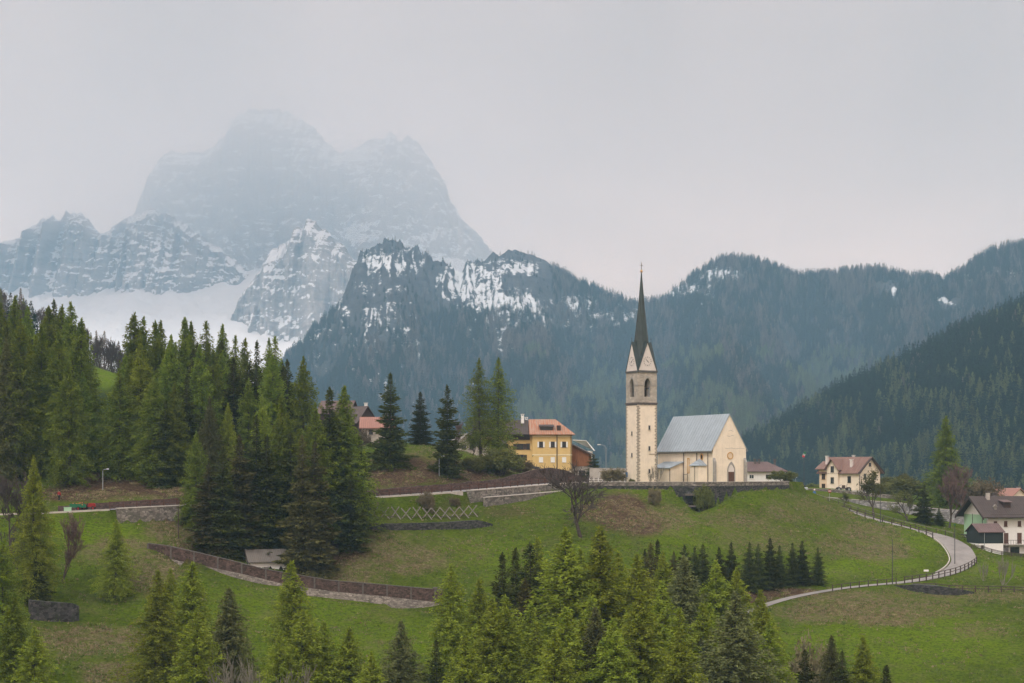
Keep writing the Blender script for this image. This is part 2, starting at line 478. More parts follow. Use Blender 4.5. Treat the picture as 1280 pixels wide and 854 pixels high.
attr(gme, 'dry', dry); attr(gme, 'lush', lush); attr(gme, 'earth', earth); attr(gme, 'wood', wood*.8)
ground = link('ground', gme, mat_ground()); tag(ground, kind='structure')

def strip(name, L, W, mat, dz=.0, half=None):
    T = np.gradient(L[:, :2], axis=0); T /= np.linalg.norm(T, axis=1)[:, None]
    Nn = np.c_[-T[:, 1], T[:, 0]]
    cols = 7
    vs = []
    for c in np.linspace(-.5, .5, cols):
        v = L.copy(); v[:, :2] += Nn*(W*c)[:, None]; v[:, 2] += dz - .05*abs(c*2)**2
        vs.append(v)
    V = np.stack(vs, 1).reshape(-1, 3)
    return link(name, mesh_np(name, V, grid_faces(len(L), cols)), mat)
g = N('asphalt'); p_ = g.pos()
cc = g.ramp(g.noise(p_, .5, 6, .7), [(.3, (.16, .15, .155)), (.7, (.27, .255, .26))])
cc = g.mix(g.fr(g.noise(p_, .16, 5, .7), .55, .62, 0, .5), cc, (.12, .12, .125))
M_ROAD = g.bsdf(cc, .85, g.bump(g.noise(p_, 6, 4), .3, .03))
g = N('lane paving'); p_ = g.pos()
cc = g.ramp(g.noise(p_, .5, 6, .7), [(.3, (.17, .152, .142)), (.7, (.285, .26, .24))])
cc = g.mix(g.fr(g.noise(p_, .25, 6, .75), .52, .6, 0, .55), cc, (.13, .12, .115))
M_LANE = g.bsdf(cc, .85, g.bump(g.noise(p_, 6, 4), .3, .03))
tag(strip('main_road', ROAD, RW, M_ROAD, .03), kind='structure')
tag(strip('lane', LANE, LW, M_LANE, .03), kind='structure')

# ============================================================ MOUNTAINS
def sil(pts):
    a = np.array(pts, float)
    return lambda u: np.interp(u, a[:, 0], a[:, 1])

def fan(u0, u1, nu, Ys):
    """columns spread like a fan in plan, rows of distance"""
    U, Y = np.meshgrid(np.linspace(u0, u1, nu), Ys)
    return U, Y, (U-640)/F*Y

# --- the dark forested slope at the right
A_s = sil([(600,700),(700,665),(800,632),(880,600),(930,572),(970,550),(1000,530),(1050,502),(1100,478),(1150,455),(1200,428),(1240,412),(1280,394),(1350,372),(1500,325),(1700,270)])
U, Y, X = fan(620, 1650, 330, np.linspace(880, 1500, 130))
top = (HY - A_s(U)) / F * 1500
Xr = X
HA = lambda u: (HY - A_s(u))/F*1500
def slopeA(X, Y):
    """hillside: its crest line falls to the left, the flank drops towards the valley in front"""
    u_r = 640 + F*X/1500
    crest = HA(u_r)
    t = np.clip((Y-880)/620, 0, 1.3)
    z = crest - 95*(1-t)**1.1 - 30*smooth(1., 1.3, t)
    z = z + 9*fbm(X/120, Y/120, o=4) * smooth(0, .1, t) * (1 - .6*smooth(.8, 1, t))
    return z
X = (U-640)/F*Y
Z = slopeA(X, Y)
Yb = np.array([1505, 1560, 1700, 2000.]); Ub, YYb, Xb = fan(620, 1650, 330, Yb)
Zb = slopeA(Xb, np.full_like(YYb, 1500.)) - (YYb-1500)*.5
UA, YA, XA, ZA = np.r_[U, Ub], np.r_[Y, YYb], np.r_[X, Xb], np.r_[Z, Zb]
meA = mesh_np('hillside', np.stack([XA.ravel(), YA.ravel(), ZA.ravel()], 1), grid_faces(*XA.shape))
M_FLOOR = mat_plain('forest floor', (.032, .038, .02), .4, .02, .95, .3)
tag(link('hillside', meA, M_FLOOR), kind='structure')

# --- the wooded mountains behind the church
C_s = sil([(100,620),(200,560),(280,520),(330,490),(370,452),(395,425),(412,400),(428,380),(440,352),(452,332),(468,318),(484,312),(502,313),(522,325),(540,337),(556,344),(572,349),(585,338),(600,334),(615,327),(632,321),(655,322),(682,330),(700,346),(716,356),(735,363),(760,373),(785,381),(800,386),
           (812,383),(830,374),(850,362),(868,350),(885,340),(905,334),(925,333),(950,338),(975,347),(1000,356),(1030,353),(1060,350),(1085,348),(1110,350),(1140,358),(1160,355),(1180,362),(1200,350),(1220,335),(1245,322),(1280,318),(1350,322),(1500,300),(1700,340)])
def slopeC(U, Y):
    U = np.asarray(U, float)
    Yr = 3300 + 250*np.sin((U-500)/170.)
    t = (Y-1500)/(Yr-1500)
    H = (HY - C_s(U))/F*Yr
    # the saddle between the two mountains lies further back; a spur comes down below the church
    z = -170 + (H+170)*np.clip(t, 0, 1.3)**1.08
    rid = fbm((U+ .10*Y)/95., Y/1500., o=4, ridged=True)
    rid2 = fbm((U- .06*Y)/30., Y/420., np.full_like(U, 3.), o=4, ridged=True)
    env = np.clip(t, 0, 1)*(1-smooth(.84, 1., t))
    z = z + 130*(rid-.75)*env + 34*(rid2-.4)*env
    sp = np.exp(-((U-930-(Y-1900)*.03)/150.)**2)*smooth(0, .2, t)*(1-smooth(.3, .75, t))
    z = z + 55*sp
    crag = smooth(700, 560, U)*smooth(.45, .8, t) + .12
    z = z + crag*(26*fbm(U/16., Y/160., np.full_like(U, 5.), o=5, g=.6, ridged=True) + 9*fbm(U/4., Y/40., np.full_like(U, 6.), o=3))
    z = z - smooth(1., 1.3, t)*220
    return z, t
U, Y = np.meshgrid(np.linspace(150, 1650, 760), np.r_[np.linspace(1450, 3700, 230)])
Z, T = slopeC(U, Y); X = (U-640)/F*Y
PYc = HY - F*Z/Y
snow = np.zeros_like(Z); 
def cb(lst):
    m = np.zeros_like(Z)
    for a, b, rx, ry, k in lst: m = np.maximum(m, k*(1-smooth(.3, 1.2, np.sqrt(((U-a)/rx)**2+((PYc-b)/ry)**2))))
    return m
nn = fbm(U/30., Y/200., np.full_like(U, 9.), o=5)
snow = cb([(490,330,50,22,.55),(450,380,60,45,.42),(400,430,50,40,.3),(590,352,40,26,.9),(600,370,40,30,.65),(560,360,18,20,.7),(665,378,45,14,.85),(720,380,40,14,.7),(640,335,40,12,.5),(700,400,90,22,.5),(640,400,60,40,.38),(775,400,50,20,.38),(560,420,120,60,.16),(850,362,30,18,.7),(900,345,50,12,.6),(825,375,14,8,1.),(895,370,40,20,.3),(1178,374,8,3.5,.8),(1188,379,8,3.5,.8),(1198,386,7,3,.7),(1117,366,4,8,.7),(1121,378,3,7,.7),(1240,345,60,14,.3),(480,450,140,90,.1)])
bald = cb([(1110,362,24,14,1.),(1185,384,28,12,.9),(520,480,20,60,.25),(470,400,70,60,.55),(480,340,60,30,.75),(580,360,60,34,.8),(650,345,50,20,.7)])
snow_a = np.minimum(snow + .06*(snow > .05), .66) + nn*.3*(snow > .03)
wood_c = np.clip(1 - snow_a*.9 - bald*.85, 0, 1) * np.where(U < 690, smooth(345, 420, PYc+12*nn), 1)
meC = mesh_np('mountains', np.stack([X.ravel(), Y.ravel(), Z.ravel()], 1), grid_faces(*X.shape))
attr(meC, 'snow', np.where(snow > .02, snow_a*.7 - .60, -1.5)); attr(meC, 'wood', np.clip(wood_c*1.6, 0, 1))
M_HILL = mat_mount('wooded rock', (.09, .09, .094), (.022, .023, .027), .5, .011, forest=(.05, .05, .04), amp=1.9, snowc=(.62, .62, .63))
tag(link('mountains', meC, M_HILL), kind='structure')
MC = dict(U=U, Y=Y, X=X, Z=Z, T=T, wood=wood_c, snow=snow_a, PY=PYc)

# --- the great rock massif in the mist
def massif(name, s, u0, u1, Yc, base, mat, run=.45, ribs=(60, 90), strata=38., nu=None, rows=None, seed=0., snow0=0., back=.9, snowf=None):
    nu = nu or int((u1-u0)/1.1)
    Uc = np.linspace(u0, u1, nu)
    H = (HY - s(Uc))/F*Yc
    bz = (HY - base(Uc))/F*Yc if callable(base) else np.full(nu, (HY-base)/F*Yc)
    rows = rows or int(max(40, (H-bz).max()/(Yc/F)/1.1))
    t = np.linspace(0, 1, rows)[:, None]
    Z = bz[None] + (H-bz)[None]*t + 0*Uc[None]
    UU = np.broadcast_to(Uc[None], Z.shape)
    drop = (H[None]-Z)
    # terraces: nearly level ledges between steep steps
    warp = strata*1.6*fbm(UU/60., Z/260., np.full_like(Z, seed), o=4) + strata*.5*vnoise(UU/6., Z/50.)
    ph = (Z + warp)/strata
    fr = ph - np.floor(ph)
    led = (np.floor(ph) + smooth(.62, 1., fr))*strata - warp
    d2 = H[None] - led
    amt = .45 + .5*smooth(-.2, .6, fbm(UU/40., Z/120., np.full_like(Z, seed+5), o=4))
    Yd = run*(drop*(1-amt*.85) + d2*amt*.85)
    env = smooth(0, .12, (H[None]-Z)/np.maximum(H-bz, 1)[None])
    rib = fbm(UU/ribs[0], Z/900., np.full_like(Z, seed+2), o=5, g=.55, ridged=True)
    rough = fbm(UU/7., Z/36., np.full_like(Z, seed+7), o=5, g=.7)
    Y = Yc - Yd - (ribs[1]*rib + 19*rough)*env
    X = (UU-640)/F*Yc            # plan position stays on the fan of the crest
    jag = (1.3*fbm(UU/6., np.zeros_like(Z), np.full_like(Z, seed+9), o=3, g=.7))*14*smooth(.75, 1, t)
    Z = Z + jag
    # rear side falls away
    back_r = np.array([20., 90., 300., 700.])[:, None]
    Yb = Yc + back_r + 0*Uc[None]; Zb = Z[-1][None] - back_r*back
    Xb = np.broadcast_to(X[-1][None], Yb.shape)
    XX, YY, ZZ = np.r_[X, Xb], np.r_[Y, Yb], np.r_[Z, Zb]
    me = mesh_np(name, np.stack([XX.ravel(), YY.ravel(), ZZ.ravel()], 1), grid_faces(*XX.shape))
    sn = np.full(XX.shape, snow0) + .16*fbm(np.r_[UU, np.broadcast_to(UU[-1][None], Yb.shape)]/28., ZZ/170., np.full(XX.shape, seed+13), o=4)
    sn[:rows] += -.22*rib
    if snowf is not None: sn[:rows] += snowf(UU, HY - F*Z/Y)
    attr(me, 'snow', sn)
    return tag(link(name, me, mat), kind='structure')

M_ROCK = mat_mount('pale dolomite', (.5, .44, .4), (.2, .182, .17), .53, .0055, band=.42)
s1 = sil([(60,470),(110,400),(140,330),(160,285),(178,255),(190,222),(199,200),(207,191),(222,188),(240,190),(256,188),(268,183),(276,172),(284,166),(291,150),(300,141),(315,137.5),(345,137),(362,141),(378,152),(392,158),(402,172),(412,183),(425,190),(440,188),(450,182),(463,176),(478,171),(489,167),(497,174),(503,179),(509,171),(516,173),(526,184),(536,196),(543,210),(556,226),(562,250),(574,268),(586,282),(600,297),(614,312),(640,345),(700,420)])
def b(l):
    return lambda u, v: sum(k*(1-smooth(.3, 1.2, np.sqrt(((u-a)/rx)**2+((v-c)/ry)**2))) for a, c, rx, ry, k in l)
massif('mountain_massif', s1, 70, 700, 6300, 420, M_ROCK, run=.55, ribs=(75, 170), strata=62, seed=1.,
       snowf=b([(460,292,34,16,.7),(500,215,60,30,.06),(330,340,70,60,.04),(240,330,40,30,.05)]))
s2 = sil([(-120,330),(-40,322),(0,305),(12,300),(22,297),(30,290),(42,284),(50,275),(58,271),(66,270),(74,276),(82,266),(92,265),(104,270),(116,279),(124,287),(131,293),(140,284),(150,276),(162,270),(172,268),(190,262),(215,270),(235,284),(262,300),(300,330),(330,370)])
massif('mountain_crags', s2, -110, 320, 5800, lambda u: np.interp(u, [-110,0,40,80,130,180,250,320], [395,380,375,388,380,398,385,425]), M_ROCK, run=.6, ribs=(26, 120), strata=30, seed=11., snow0=.03)
s3 = sil([(240,470),(270,432),(285,404),(296,385),(304,366),(318,345),(326,338),(338,316),(350,305),(357,306),(368,289),(378,284),(386,272),(393,274),(401,286),(412,290),(420,303),(431,306),(442,322),(452,330),(470,352),(500,400),(560,440)])
massif('mountain_buttress', s3, 245, 540, 5200, 500, M_ROCK, run=.6, ribs=(34, 150), strata=46, seed=21., snow0=.0, snowf=b([(350,335,22,40,.2),(325,400,25,14,.25),(395,310,20,20,.08)]))
# snowfield below the walls
U, Y = np.meshgrid(np.linspace(-160, 620, 400), np.linspace(3900, 6000, 160))
pyf = np.interp(Y, [3900, 4300, 4700, 5300, 5700, 6000], [520, 470, 438, 392, 352, 325])
Z = (HY-pyf)/F*Y + 28*fbm(U/60., Y/260., o=5) + 9*fbm(U/14., Y/60., o=4)
me = mesh_np('snowfield', np.stack([((U-640)/F*Y).ravel(), Y.ravel(), Z.ravel()], 1), grid_faces(*U.shape))
attr(me, 'snow', (.3 + .5*smooth(4300, 5100, Y)) - .9*(1-smooth(.3, 1.1, np.sqrt(((U-88)/20)**2+((HY-F*Z/Y-385)/18)**2))) )
M_SF = mat_mount('snowfield rock', (.22, .22, .23), (.1, .1, .11), .62, .012)
tag(link('snowfield', me, M_SF), kind='structure')
# the wooded spur that closes the valley on the left, under the snowfield
U, Y = np.meshgrid(np.linspace(-200, 470, 200), np.linspace(1500, 3600, 60))
s4 = sil([(-200,440),(60,450),(90,452),(130,470),(200,480),(300,500),(470,560)])
Z = -150 + ((HY-s4(U))/F*3600+150)*((Y-1500)/2100.)**1.1 + 40*fbm(U/60., Y/500., o=4)*smooth(1500, 2000, Y)
me = mesh_np('valley_side', np.stack([((U-640)/F*Y).ravel(), Y.ravel(), Z.ravel()], 1), grid_faces(*U.shape))
attr(me, 'snow', np.full(U.shape, -1.5)); attr(me, 'wood', np.ones(U.shape))
tag(link('valley_side', me, M_HILL), kind='structure')

# ============================================================ AIR
def vol_mat(name, color, density, aniso=0.):
    m, t = new_mat(name)
    o = t.nodes.new('ShaderNodeOutputMaterial')
    v = t.nodes.new('ShaderNodeVolumePrincipled')
    v.inputs['Color'].default_value = (*color, 1)
    v.inputs['Density'].default_value = density
    v.inputs['Anisotropy'].default_value = aniso
    t.links.new(v.outputs[0], o.inputs['Volume'])
    return m
def closed_box(name, x0, x1, y0, y1, z0, z1, mat):
    v = [(x, y, z) for x in (x0, x1) for y in (y0, y1) for z in (z0, z1)]
    f = [(0,1,3,2),(4,6,7,5),(0,4,5,1),(2,3,7,6),(0,2,6,4),(1,5,7,3)]
    me = bpy.data.meshes.new(name); me.from_pydata(v, [], f); me.update()
    return link(name, me, mat)
HAZE_D = 1.27e-4
tag(closed_box('haze', -4600, 4600, -800, 7150, -420, 1420, vol_mat('haze', (.44, .74, 1.0), HAZE_D)), kind='stuff')
# low cloud lying against the summit: a wedge, thicker towards its top, with a billowed underside
nx, nz_ = 60, 24
xs_ = np.linspace(-3600, 3200, nx); zs_ = np.linspace(0, 1, nz_)
XX, TT = np.meshgrid(xs_, zs_)
zlow = 430 + 160*fbm(XX/900., TT*0, o=3)
ZZ = zlow + (3000-zlow)*TT
thick = 2500*TT**1.12 * (1+.22*fbm(XX/500., ZZ/350., o=3)) + 2
Yf = 6000 - thick - 250*TT
Yk = np.full_like(Yf, 6000.) - 120*TT
V = np.r_[np.stack([XX.ravel(), Yf.ravel(), ZZ.ravel()], 1), np.stack([XX.ravel(), Yk.ravel(), ZZ.ravel()], 1)]
nf = nx*nz_
q = grid_faces(nz_, nx)
fr_ = list(q); bk = [r[::-1]+nf for r in q]
rim = []
for i in range(nx-1):
    rim.append([i+1, i, i+nf, i+1+nf]); a = (nz_-1)*nx + i; rim.append([a, a+1, a+1+nf, a+nf])
for j in range(nz_-1):
    a = j*nx; rim.append([a, a+nx, a+nx+nf, a+nf]); a = j*nx+nx-1; rim.append([a+nx, a, a+nf, a+nx+nf])
me = mesh_np('low_cloud', V, np.array(fr_+bk+rim), False)
tag(link('low_cloud', me, vol_mat('low_cloud', (1., .99, .985), 3.5e-3, .5)), kind='stuff')
# ============================================================ TREES
M_LARCH = mat_leaf('larch needles', (.13, .18, .018), (.32, .375, .045), .3, .01, .6, .2)
M_LARCH2 = mat_leaf('larch needles deep', (.08, .125, .015), (.23, .285, .036), .3, .012, .6, .25)
M_LARCH3 = mat_leaf('larch needles dull', (.1, .115, .045), (.18, .19, .07), .25, .012, .6)
M_SPRUCE = mat_leaf('spruce needles', (.032, .045, .011), (.1, .113, .028), .12, .015, .7)
M_SPRUCE2 = mat_leaf('spruce needles brownish', (.05, .05, .018), (.12, .11, .04), .12, .015, .7)
M_SHRUB = mat_leaf('young leaves', (.09, .105, .03), (.19, .2, .06), .3, .02, 1.2)
M_SHRUB2 = mat_leaf('budding twigs', (.13, .11, .065), (.23, .19, .115), .2, .02, 1.2)
M_BARK = mat_plain('bark', (.075, .06, .048), .35, 3., .95, .5)
M_TWIG = mat_plain('bare twigs', (.075, .058, .05), .3, 2., .95, .3)
M_TWIG2 = mat_plain('bare reddish twigs', (.14, .09, .075), .3, 2., .95, .3)
M_TWIGB = mat_plain('brownish twigs', (.15, .12, .09), .3, 2., .95, .3)
M_TWIG3 = mat_plain('pale twigs', (.22, .2, .16), .3, 2., .95, .3)

def cyl_chain(pts, rad, n=5):
    """tapered tube through points -> verts, quads"""
    pts = np.asarray(pts, float); V = []; Fq = []
    for i, p in enumerate(pts):
        d = pts[min(i+1, len(pts)-1)] - pts[max(i-1, 0)]; d = d/(np.linalg.norm(d)+1e-9)
        a = np.cross(d, [0, 0, 1.] if abs(d[2]) < .9 else [1., 0, 0]); a /= np.linalg.norm(a)+1e-9; b_ = np.cross(d, a)
        for k in range(n):
            th = 2*math.pi*k/n; V.append(p + rad[i]*(math.cos(th)*a + math.sin(th)*b_))
    for i in range(len(pts)-1):
        for k in range(n):
            Fq.append([i*n+k, i*n+(k+1) % n, (i+1)*n+(k+1) % n, (i+1)*n+k])
    return V, Fq

def spray(P0, D, Lg, Wd, r):
    """pointed leaf-spray triangles at P0 along D"""
    n = len(P0)
    up = r.normal(size=(n, 3)); side = np.cross(D, up); side /= np.linalg.norm(side, axis=1)[:, None]+1e-9
    a = P0 - side*Wd[:, None]; b_ = P0 + side*Wd[:, None]; c = P0 + D*Lg[:, None]
    V = np.stack([a, b_, c], 1).reshape(-1, 3)
    return V, np.arange(3*n).reshape(n, 3)

def conifer(kind, seed, H=24., lod=0):
    r = np.random.default_rng(seed)
    larch = kind != 'spruce'
    if kind == 'larch':   Rm, gap, nb, step, tri, base = 4.5, .3, 7, .2, 5, .05
    elif kind == 'sparse': Rm, gap, nb, step, tri, base = 4.6, .34, 7, .22, 3, .16
    else:                 Rm, gap, nb, step, tri, base = 4.9, .46, 9, .26, 3, .02
    if lod: gap *= 2.6; step *= 2.2; nb = max(4, nb-2); tri = 3
    P0, D, Lg = [], [], []
    lean = r.normal(size=2)*.25
    def axis(t): return np.array([lean[0]*math.sin(t*2.2), lean[1]*math.sin(t*1.7), t*H])
    tw, tq = cyl_chain([axis(t) for t in np.linspace(0, .97, 9)], np.interp(np.linspace(0, 1, 9), [0, .06, 1], [.36, .26, .02]), 7)
    z = base*H
    lobes = r.uniform(0, 6.28, 4)
    while z < H*.985:
        t = z/H
        if larch:
            env = np.interp(t, [0, .06, .18, .4, .6, .8, .92, 1], [.55, .8, 1., .84, .62, .33, .14, .03])
        else:
            env = np.interp(t, [0, .04, .1, .35, .6, .8, .93, 1], [.8, .95, 1., .76, .5, .28, .13, .03])
        m = nb if t < .8 else max(4, nb-2)
        off = r.uniform(0, 6.28)
        tier = 1. if larch else (.84 + .26*math.sin(z*2.3 + seed))
        for k in range(m):
            th = off + 6.283*k/m + r.normal()*.3
            if larch and r.random() < .12: continue
            L = Rm*env*tier*(1 + .16*math.sin(2*th+lobes[0]+z*.33) + .1*math.sin(3*th+lobes[1]-z*.7))*r.uniform(.62, 1.12)
            if larch: slope = np.interp(t, [0, .5, 1], [-.12, .1, .7]); droop = .16
            else: slope = np.interp(t, [0, .5, 1], [-.38, -.15, .55]); droop = .02
            ns = max(2, int(L/step))
            s = (np.arange(ns)+r.uniform(0, 1, ns))/ns
            s = s[s > (.12 if larch else .08)]
            if len(s) == 0: continue
            o = axis(t)
            dx, dy = math.cos(th), math.sin(th)
            zz = L*(slope*s - droop*s*s*L*.35) + (0 if larch else L*.14*s**3)
            base_p = np.stack([o[0]+dx*L*s, o[1]+dy*L*s, o[2]+zz], 1)
            if len(s) > 1 and not lod and r.random() < .7:
                tip = base_p[s.argmax()]
                bw, bq = cyl_chain([o, (o+tip)/2 + [0, 0, .05], tip], [.05+.02*L/3, .03, .008], 3)
                nv = len(tw); tw += bw; tq += [[a+nv for a in q_] for q_ in bq]
            n = len(s)*tri
            pb = np.repeat(base_p, tri, 0) ; ss = np.repeat(s, tri)
            if larch:
                wd = .34*(1-ss*.5)
                pb = pb + np.stack([-dy*r.normal(size=n)*wd*L*.35, dx*r.normal(size=n)*wd*L*.35, r.normal(size=n)*.2-.1], 1)
                dd = np.stack([dx*.55+r.normal(size=n)*.6, dy*.55+r.normal(size=n)*.6, r.normal(size=n)*.45-.25], 1)
                lg = r.uniform(.16, .36, n)
            else:
                fan = r.choice([-1, 1], n)*r.uniform(.2, 1., n)*(1-ss*.55)
                pb = pb + np.stack([-dy*fan*L*.27, dx*fan*L*.27, -np.abs(fan)*.22*L*.25+r.normal(size=n)*.07], 1)
                dd = np.stack([dx*.9-dy*fan*.9+r.normal(size=n)*.3, dy*.9+dx*fan*.9+r.normal(size=n)*.3, r.normal(size=n)*.3-.28+.3*ss], 1)
                lg = r.uniform(.38, .8, n)
            dd /= np.linalg.norm(dd, axis=1)[:, None]
            if not larch: lg = lg*min(1., max(.5, L/2.0))
            P0.append(pb); D.append(dd); Lg.append(lg*((2.4 if larch else 2.0) if lod else 1.2))
        z += gap*r.uniform(.7, 1.3)*(1 if t < .75 else .75)
    # leader
    n = 26
    P0.append(np.stack([r.normal(size=n)*.07+axis(1)[0], r.normal(size=n)*.07+axis(1)[1], H*.95+r.uniform(0, .05*H, n)], 1))
    dd = np.stack([r.normal(size=n)*.3, r.normal(size=n)*.3, np.full(n, .8)], 1); D.append(dd/np.linalg.norm(dd, axis=1)[:, None]); Lg.append(np.full(n, .5))
    P0, D, Lg = np.concatenate(P0), np.concatenate(D), np.concatenate(Lg)
    V, Fc = spray(P0, D, Lg, Lg*(.27 if larch else .26), r)
    crown = mesh_np(kind+'_crown', V, Fc, False)
    trunk = mesh_np(kind+'_trunk', np.array(tw), np.array(tq))
    return crown, trunk, H

def bare(seed, H=9., spread=.9, depth=5, leaf=0, multi=1, up=.25, tw_r=.012):
    """leafless (or budding) broadleaf tree"""
    r = np.random.default_rng(seed)
    TV, TQ, BV, BQ, LP = [], [], [], [], []
    def seg(p, d, L, rad, lev):
        npt = 4
        pts = [p]; q = p.copy(); dd = d.copy()
        for i in range(npt-1):
            dd = dd + r.normal(size=3)*.13 + np.array([0, 0, up*.25]); dd /= np.linalg.norm(dd)
            q = q + dd*L/(npt-1); pts.append(q)
        tgtV, tgtQ = (TV, TQ) if lev <= 1 else (BV, BQ)
        v, f = cyl_chain(pts, np.linspace(rad, rad*.62, npt), 6 if lev == 0 else 4 if lev < 3 else 3)
        nv = len(tgtV); tgtV.extend(v); tgtQ.extend([[a+nv for a in k] for k in f])
        if leaf and lev >= 3: LP.extend(pts[1:])
        if lev >= depth: return
        nc = 3 if lev in (1, 2) else (4 if lev == 0 else 3)
        for c in range(nc):
            tt = r.uniform(.35, 1.) if c else 1.
            base_p = pts[min(npt-1, max(1, int(round(tt*(npt-1)))))]
            a = r.normal(size=3); a -= a.dot(dd)*dd; a /= np.linalg.norm(a)
            k = r.uniform(.5, 1.)*spread * (.2 if c == 0 else 1)
            nd = dd + a*k + np.array([0, 0, up*.4]); nd /= np.linalg.norm(nd)
            seg(base_p, nd, L*r.uniform(.6, .82), max(rad*r.uniform(.5, .66), tw_r), lev+1)
    for m in range(multi):
        d0 = np.array([r.normal()*(.1 if multi == 1 else .5), r.normal()*(.1 if multi == 1 else .5), 1.]); d0 /= np.linalg.norm(d0)
        seg(np.array([r.normal()*.15*(multi > 1), r.normal()*.15*(multi > 1), -.2]), d0, H*(.3 if multi == 1 else .26), H*(.021 if multi == 1 else .012), 0)
    allz = max(v[2] for v in BV)
    k = H/allz
    crown_b = mesh_np('branches', np.array(BV)*k, np.array(BQ)); trunk = mesh_np('trunk', np.array(TV)*k, np.array(TQ))
    leaves = None
    if leaf:
        LP = np.array(LP)*k; n = len(LP)*leaf
        P0 = np.repeat(LP, leaf, 0) + r.normal(size=(n, 3))*.22; D = r.normal(size=(n, 3)); D /= np.linalg.norm(D, axis=1)[:, None]
        V, Fc = spray(P0, D, r.uniform(.16, .34, n), r.uniform(.06, .12, n), r)
        leaves = mesh_np('leaves', V, Fc, False)
    return crown_b, trunk, H, leaves

PROTO = {}
def proto(kind, crown, trunk, H, mc, mt, extra=None, em=None):
    if not crown.materials: crown.materials.append(mc)
    if not trunk.materials: trunk.materials.append(mt)
    if extra is not None and not extra.materials: extra.materials.append(em)
    PROTO.setdefault(kind, []).append((crown, trunk, H, extra))
for i in range(4): proto('larch', *conifer('larch', 100+i), M_LARCH, M_BARK)
for i in range(4): proto('deep', *conifer('larch', 200+i), M_LARCH2, M_BARK)
for i in range(2): proto('dull', *conifer('larch', 300+i), M_LARCH3, M_BARK)
for i in range(2): proto('sparse', *conifer('sparse', 320+i), M_LARCH2, M_BARK)
for i in range(4): proto('spruce', *conifer('spruce', 400+i), M_SPRUCE, M_BARK)
for i in range(2): proto('brown', *conifer('spruce', 500+i), M_SPRUCE2, M_BARK)
M_FARLAR = mat_leaf('far larch needles', (.085, .105, .04), (.19, .215, .08), .2, .015, .6)
for i in range(2): proto('far_larch', *conifer('larch', 600+i, lod=1), M_FARLAR, M_BARK)
M_FARSPR = mat_leaf('far spruce needles', (.012, .026, .014), (.034, .055, .026), .1, .012, .7)
for i in range(3): proto('far_spruce', *conifer('spruce', 700+i, lod=1), M_FARSPR, M_BARK)
for i in range(2):
    c_, t_, h_, l_ = bare(807+i, 10, .95, 7 if i == 0 else 6, tw_r=.03, up=.2); proto('bare', c_, t_, h_, M_TWIG, M_BARK)
for i in range(2):
    c_, t_, h_, l_ = bare(820+i, 12, .5, 6, up=.5, tw_r=.04); proto('ridge', c_, t_, h_, M_TWIG, M_BARK)
for i in range(2):
    c_, t_, h_, l_ = bare(840+i, 8, .7, 6, up=.35, tw_r=.03); proto('red', c_, t_, h_, M_TWIG2, M_BARK)
for i in range(2):
    c_, t_, h_, l_ = bare(860+i, 8, .8, 4, leaf=5, up=.3); proto('leafy', c_, t_, h_, M_TWIG, M_BARK, l_, M_SHRUB)
for i in range(2):
    c_, t_, h_, l_ = bare(880+i, 4, .9, 4, multi=4, leaf=4, up=.15, tw_r=.008); proto('bush', c_, t_, h_, M_TWIG, M_TWIG, l_, M_SHRUB)
for i in range(2):
    c_, t_, h_, l_ = bare(890+i, 4, .9, 4, multi=5, leaf=3, up=.15, tw_r=.008); proto('twigs', c_, t_, h_, M_TWIGB, M_TWIGB, l_, M_SHRUB2)
for i in range(1):
    c_, t_, h_, l_ = bare(900+i, 7, .3, 4, multi=5, up=.6, tw_r=.01); proto('pale', c_, t_, h_, M_TWIG3, M_TWIG3)

NAMES = dict(larch='larch_tree', deep='larch_tree', dull='larch_tree', sparse='larch_tree', spruce='spruce_tree', brown='spruce_tree', far_larch='larch_tree', far_spruce='spruce_tree',
    bare='bare_tree', ridge='bare_tree', red='bare_tree', leafy='budding_tree', bush='bush', twigs='bush', pale='bare_shrub')
CATS = dict(larch_tree='larch', spruce_tree='spruce', bare_tree='tree', budding_tree='tree', bush='bush', bare_shrub='shrub')
_ct = [0]
def tree(kind, loc, h, label, group=None, wf=1.0):
    """Empty at the foot > trunk, crown (> leaves)"""
    _ct[0] += 1
    ps = PROTO[kind]; c, t, H, ex = ps[_ct[0] % len(ps)]
    k = h/H
    if kind in ('larch', 'dull') and loc[1] < 216: wf *= 1.3
    if kind == 'deep': wf *= 1.06
    if 'row over the path' in label: wf *= .85
    root = empty(NAMES[kind], loc, R.uniform(0, 6.28))
    kw = k**.75*wf if kind in ('larch', 'deep', 'dull', 'sparse', 'spruce', 'brown', 'far_larch', 'far_spruce') else k*wf
    root.scale = (kw, kw, k)
    tag(root, label, CATS[NAMES[kind]], group)
    a = bpy.data.objects.new('trunk', t); COL.objects.link(a); a.parent = root
    b_ = bpy.data.objects.new('crown', c); COL.objects.link(b_); b_.parent = root
    if ex is not None:
        l_ = bpy.data.objects.new('leaves', ex); COL.objects.link(l_); l_.parent = b_
    return root

def tree_px(kind, px, top, base=None, Y=None, label='', group=None, wf=1.0):
    p = hit(px, base) if base is not None else at(px, Y)
    p.z -= .15
    h = (HY-top)/F*p.y - p.z
    return tree(kind, p, h, label, group, wf)

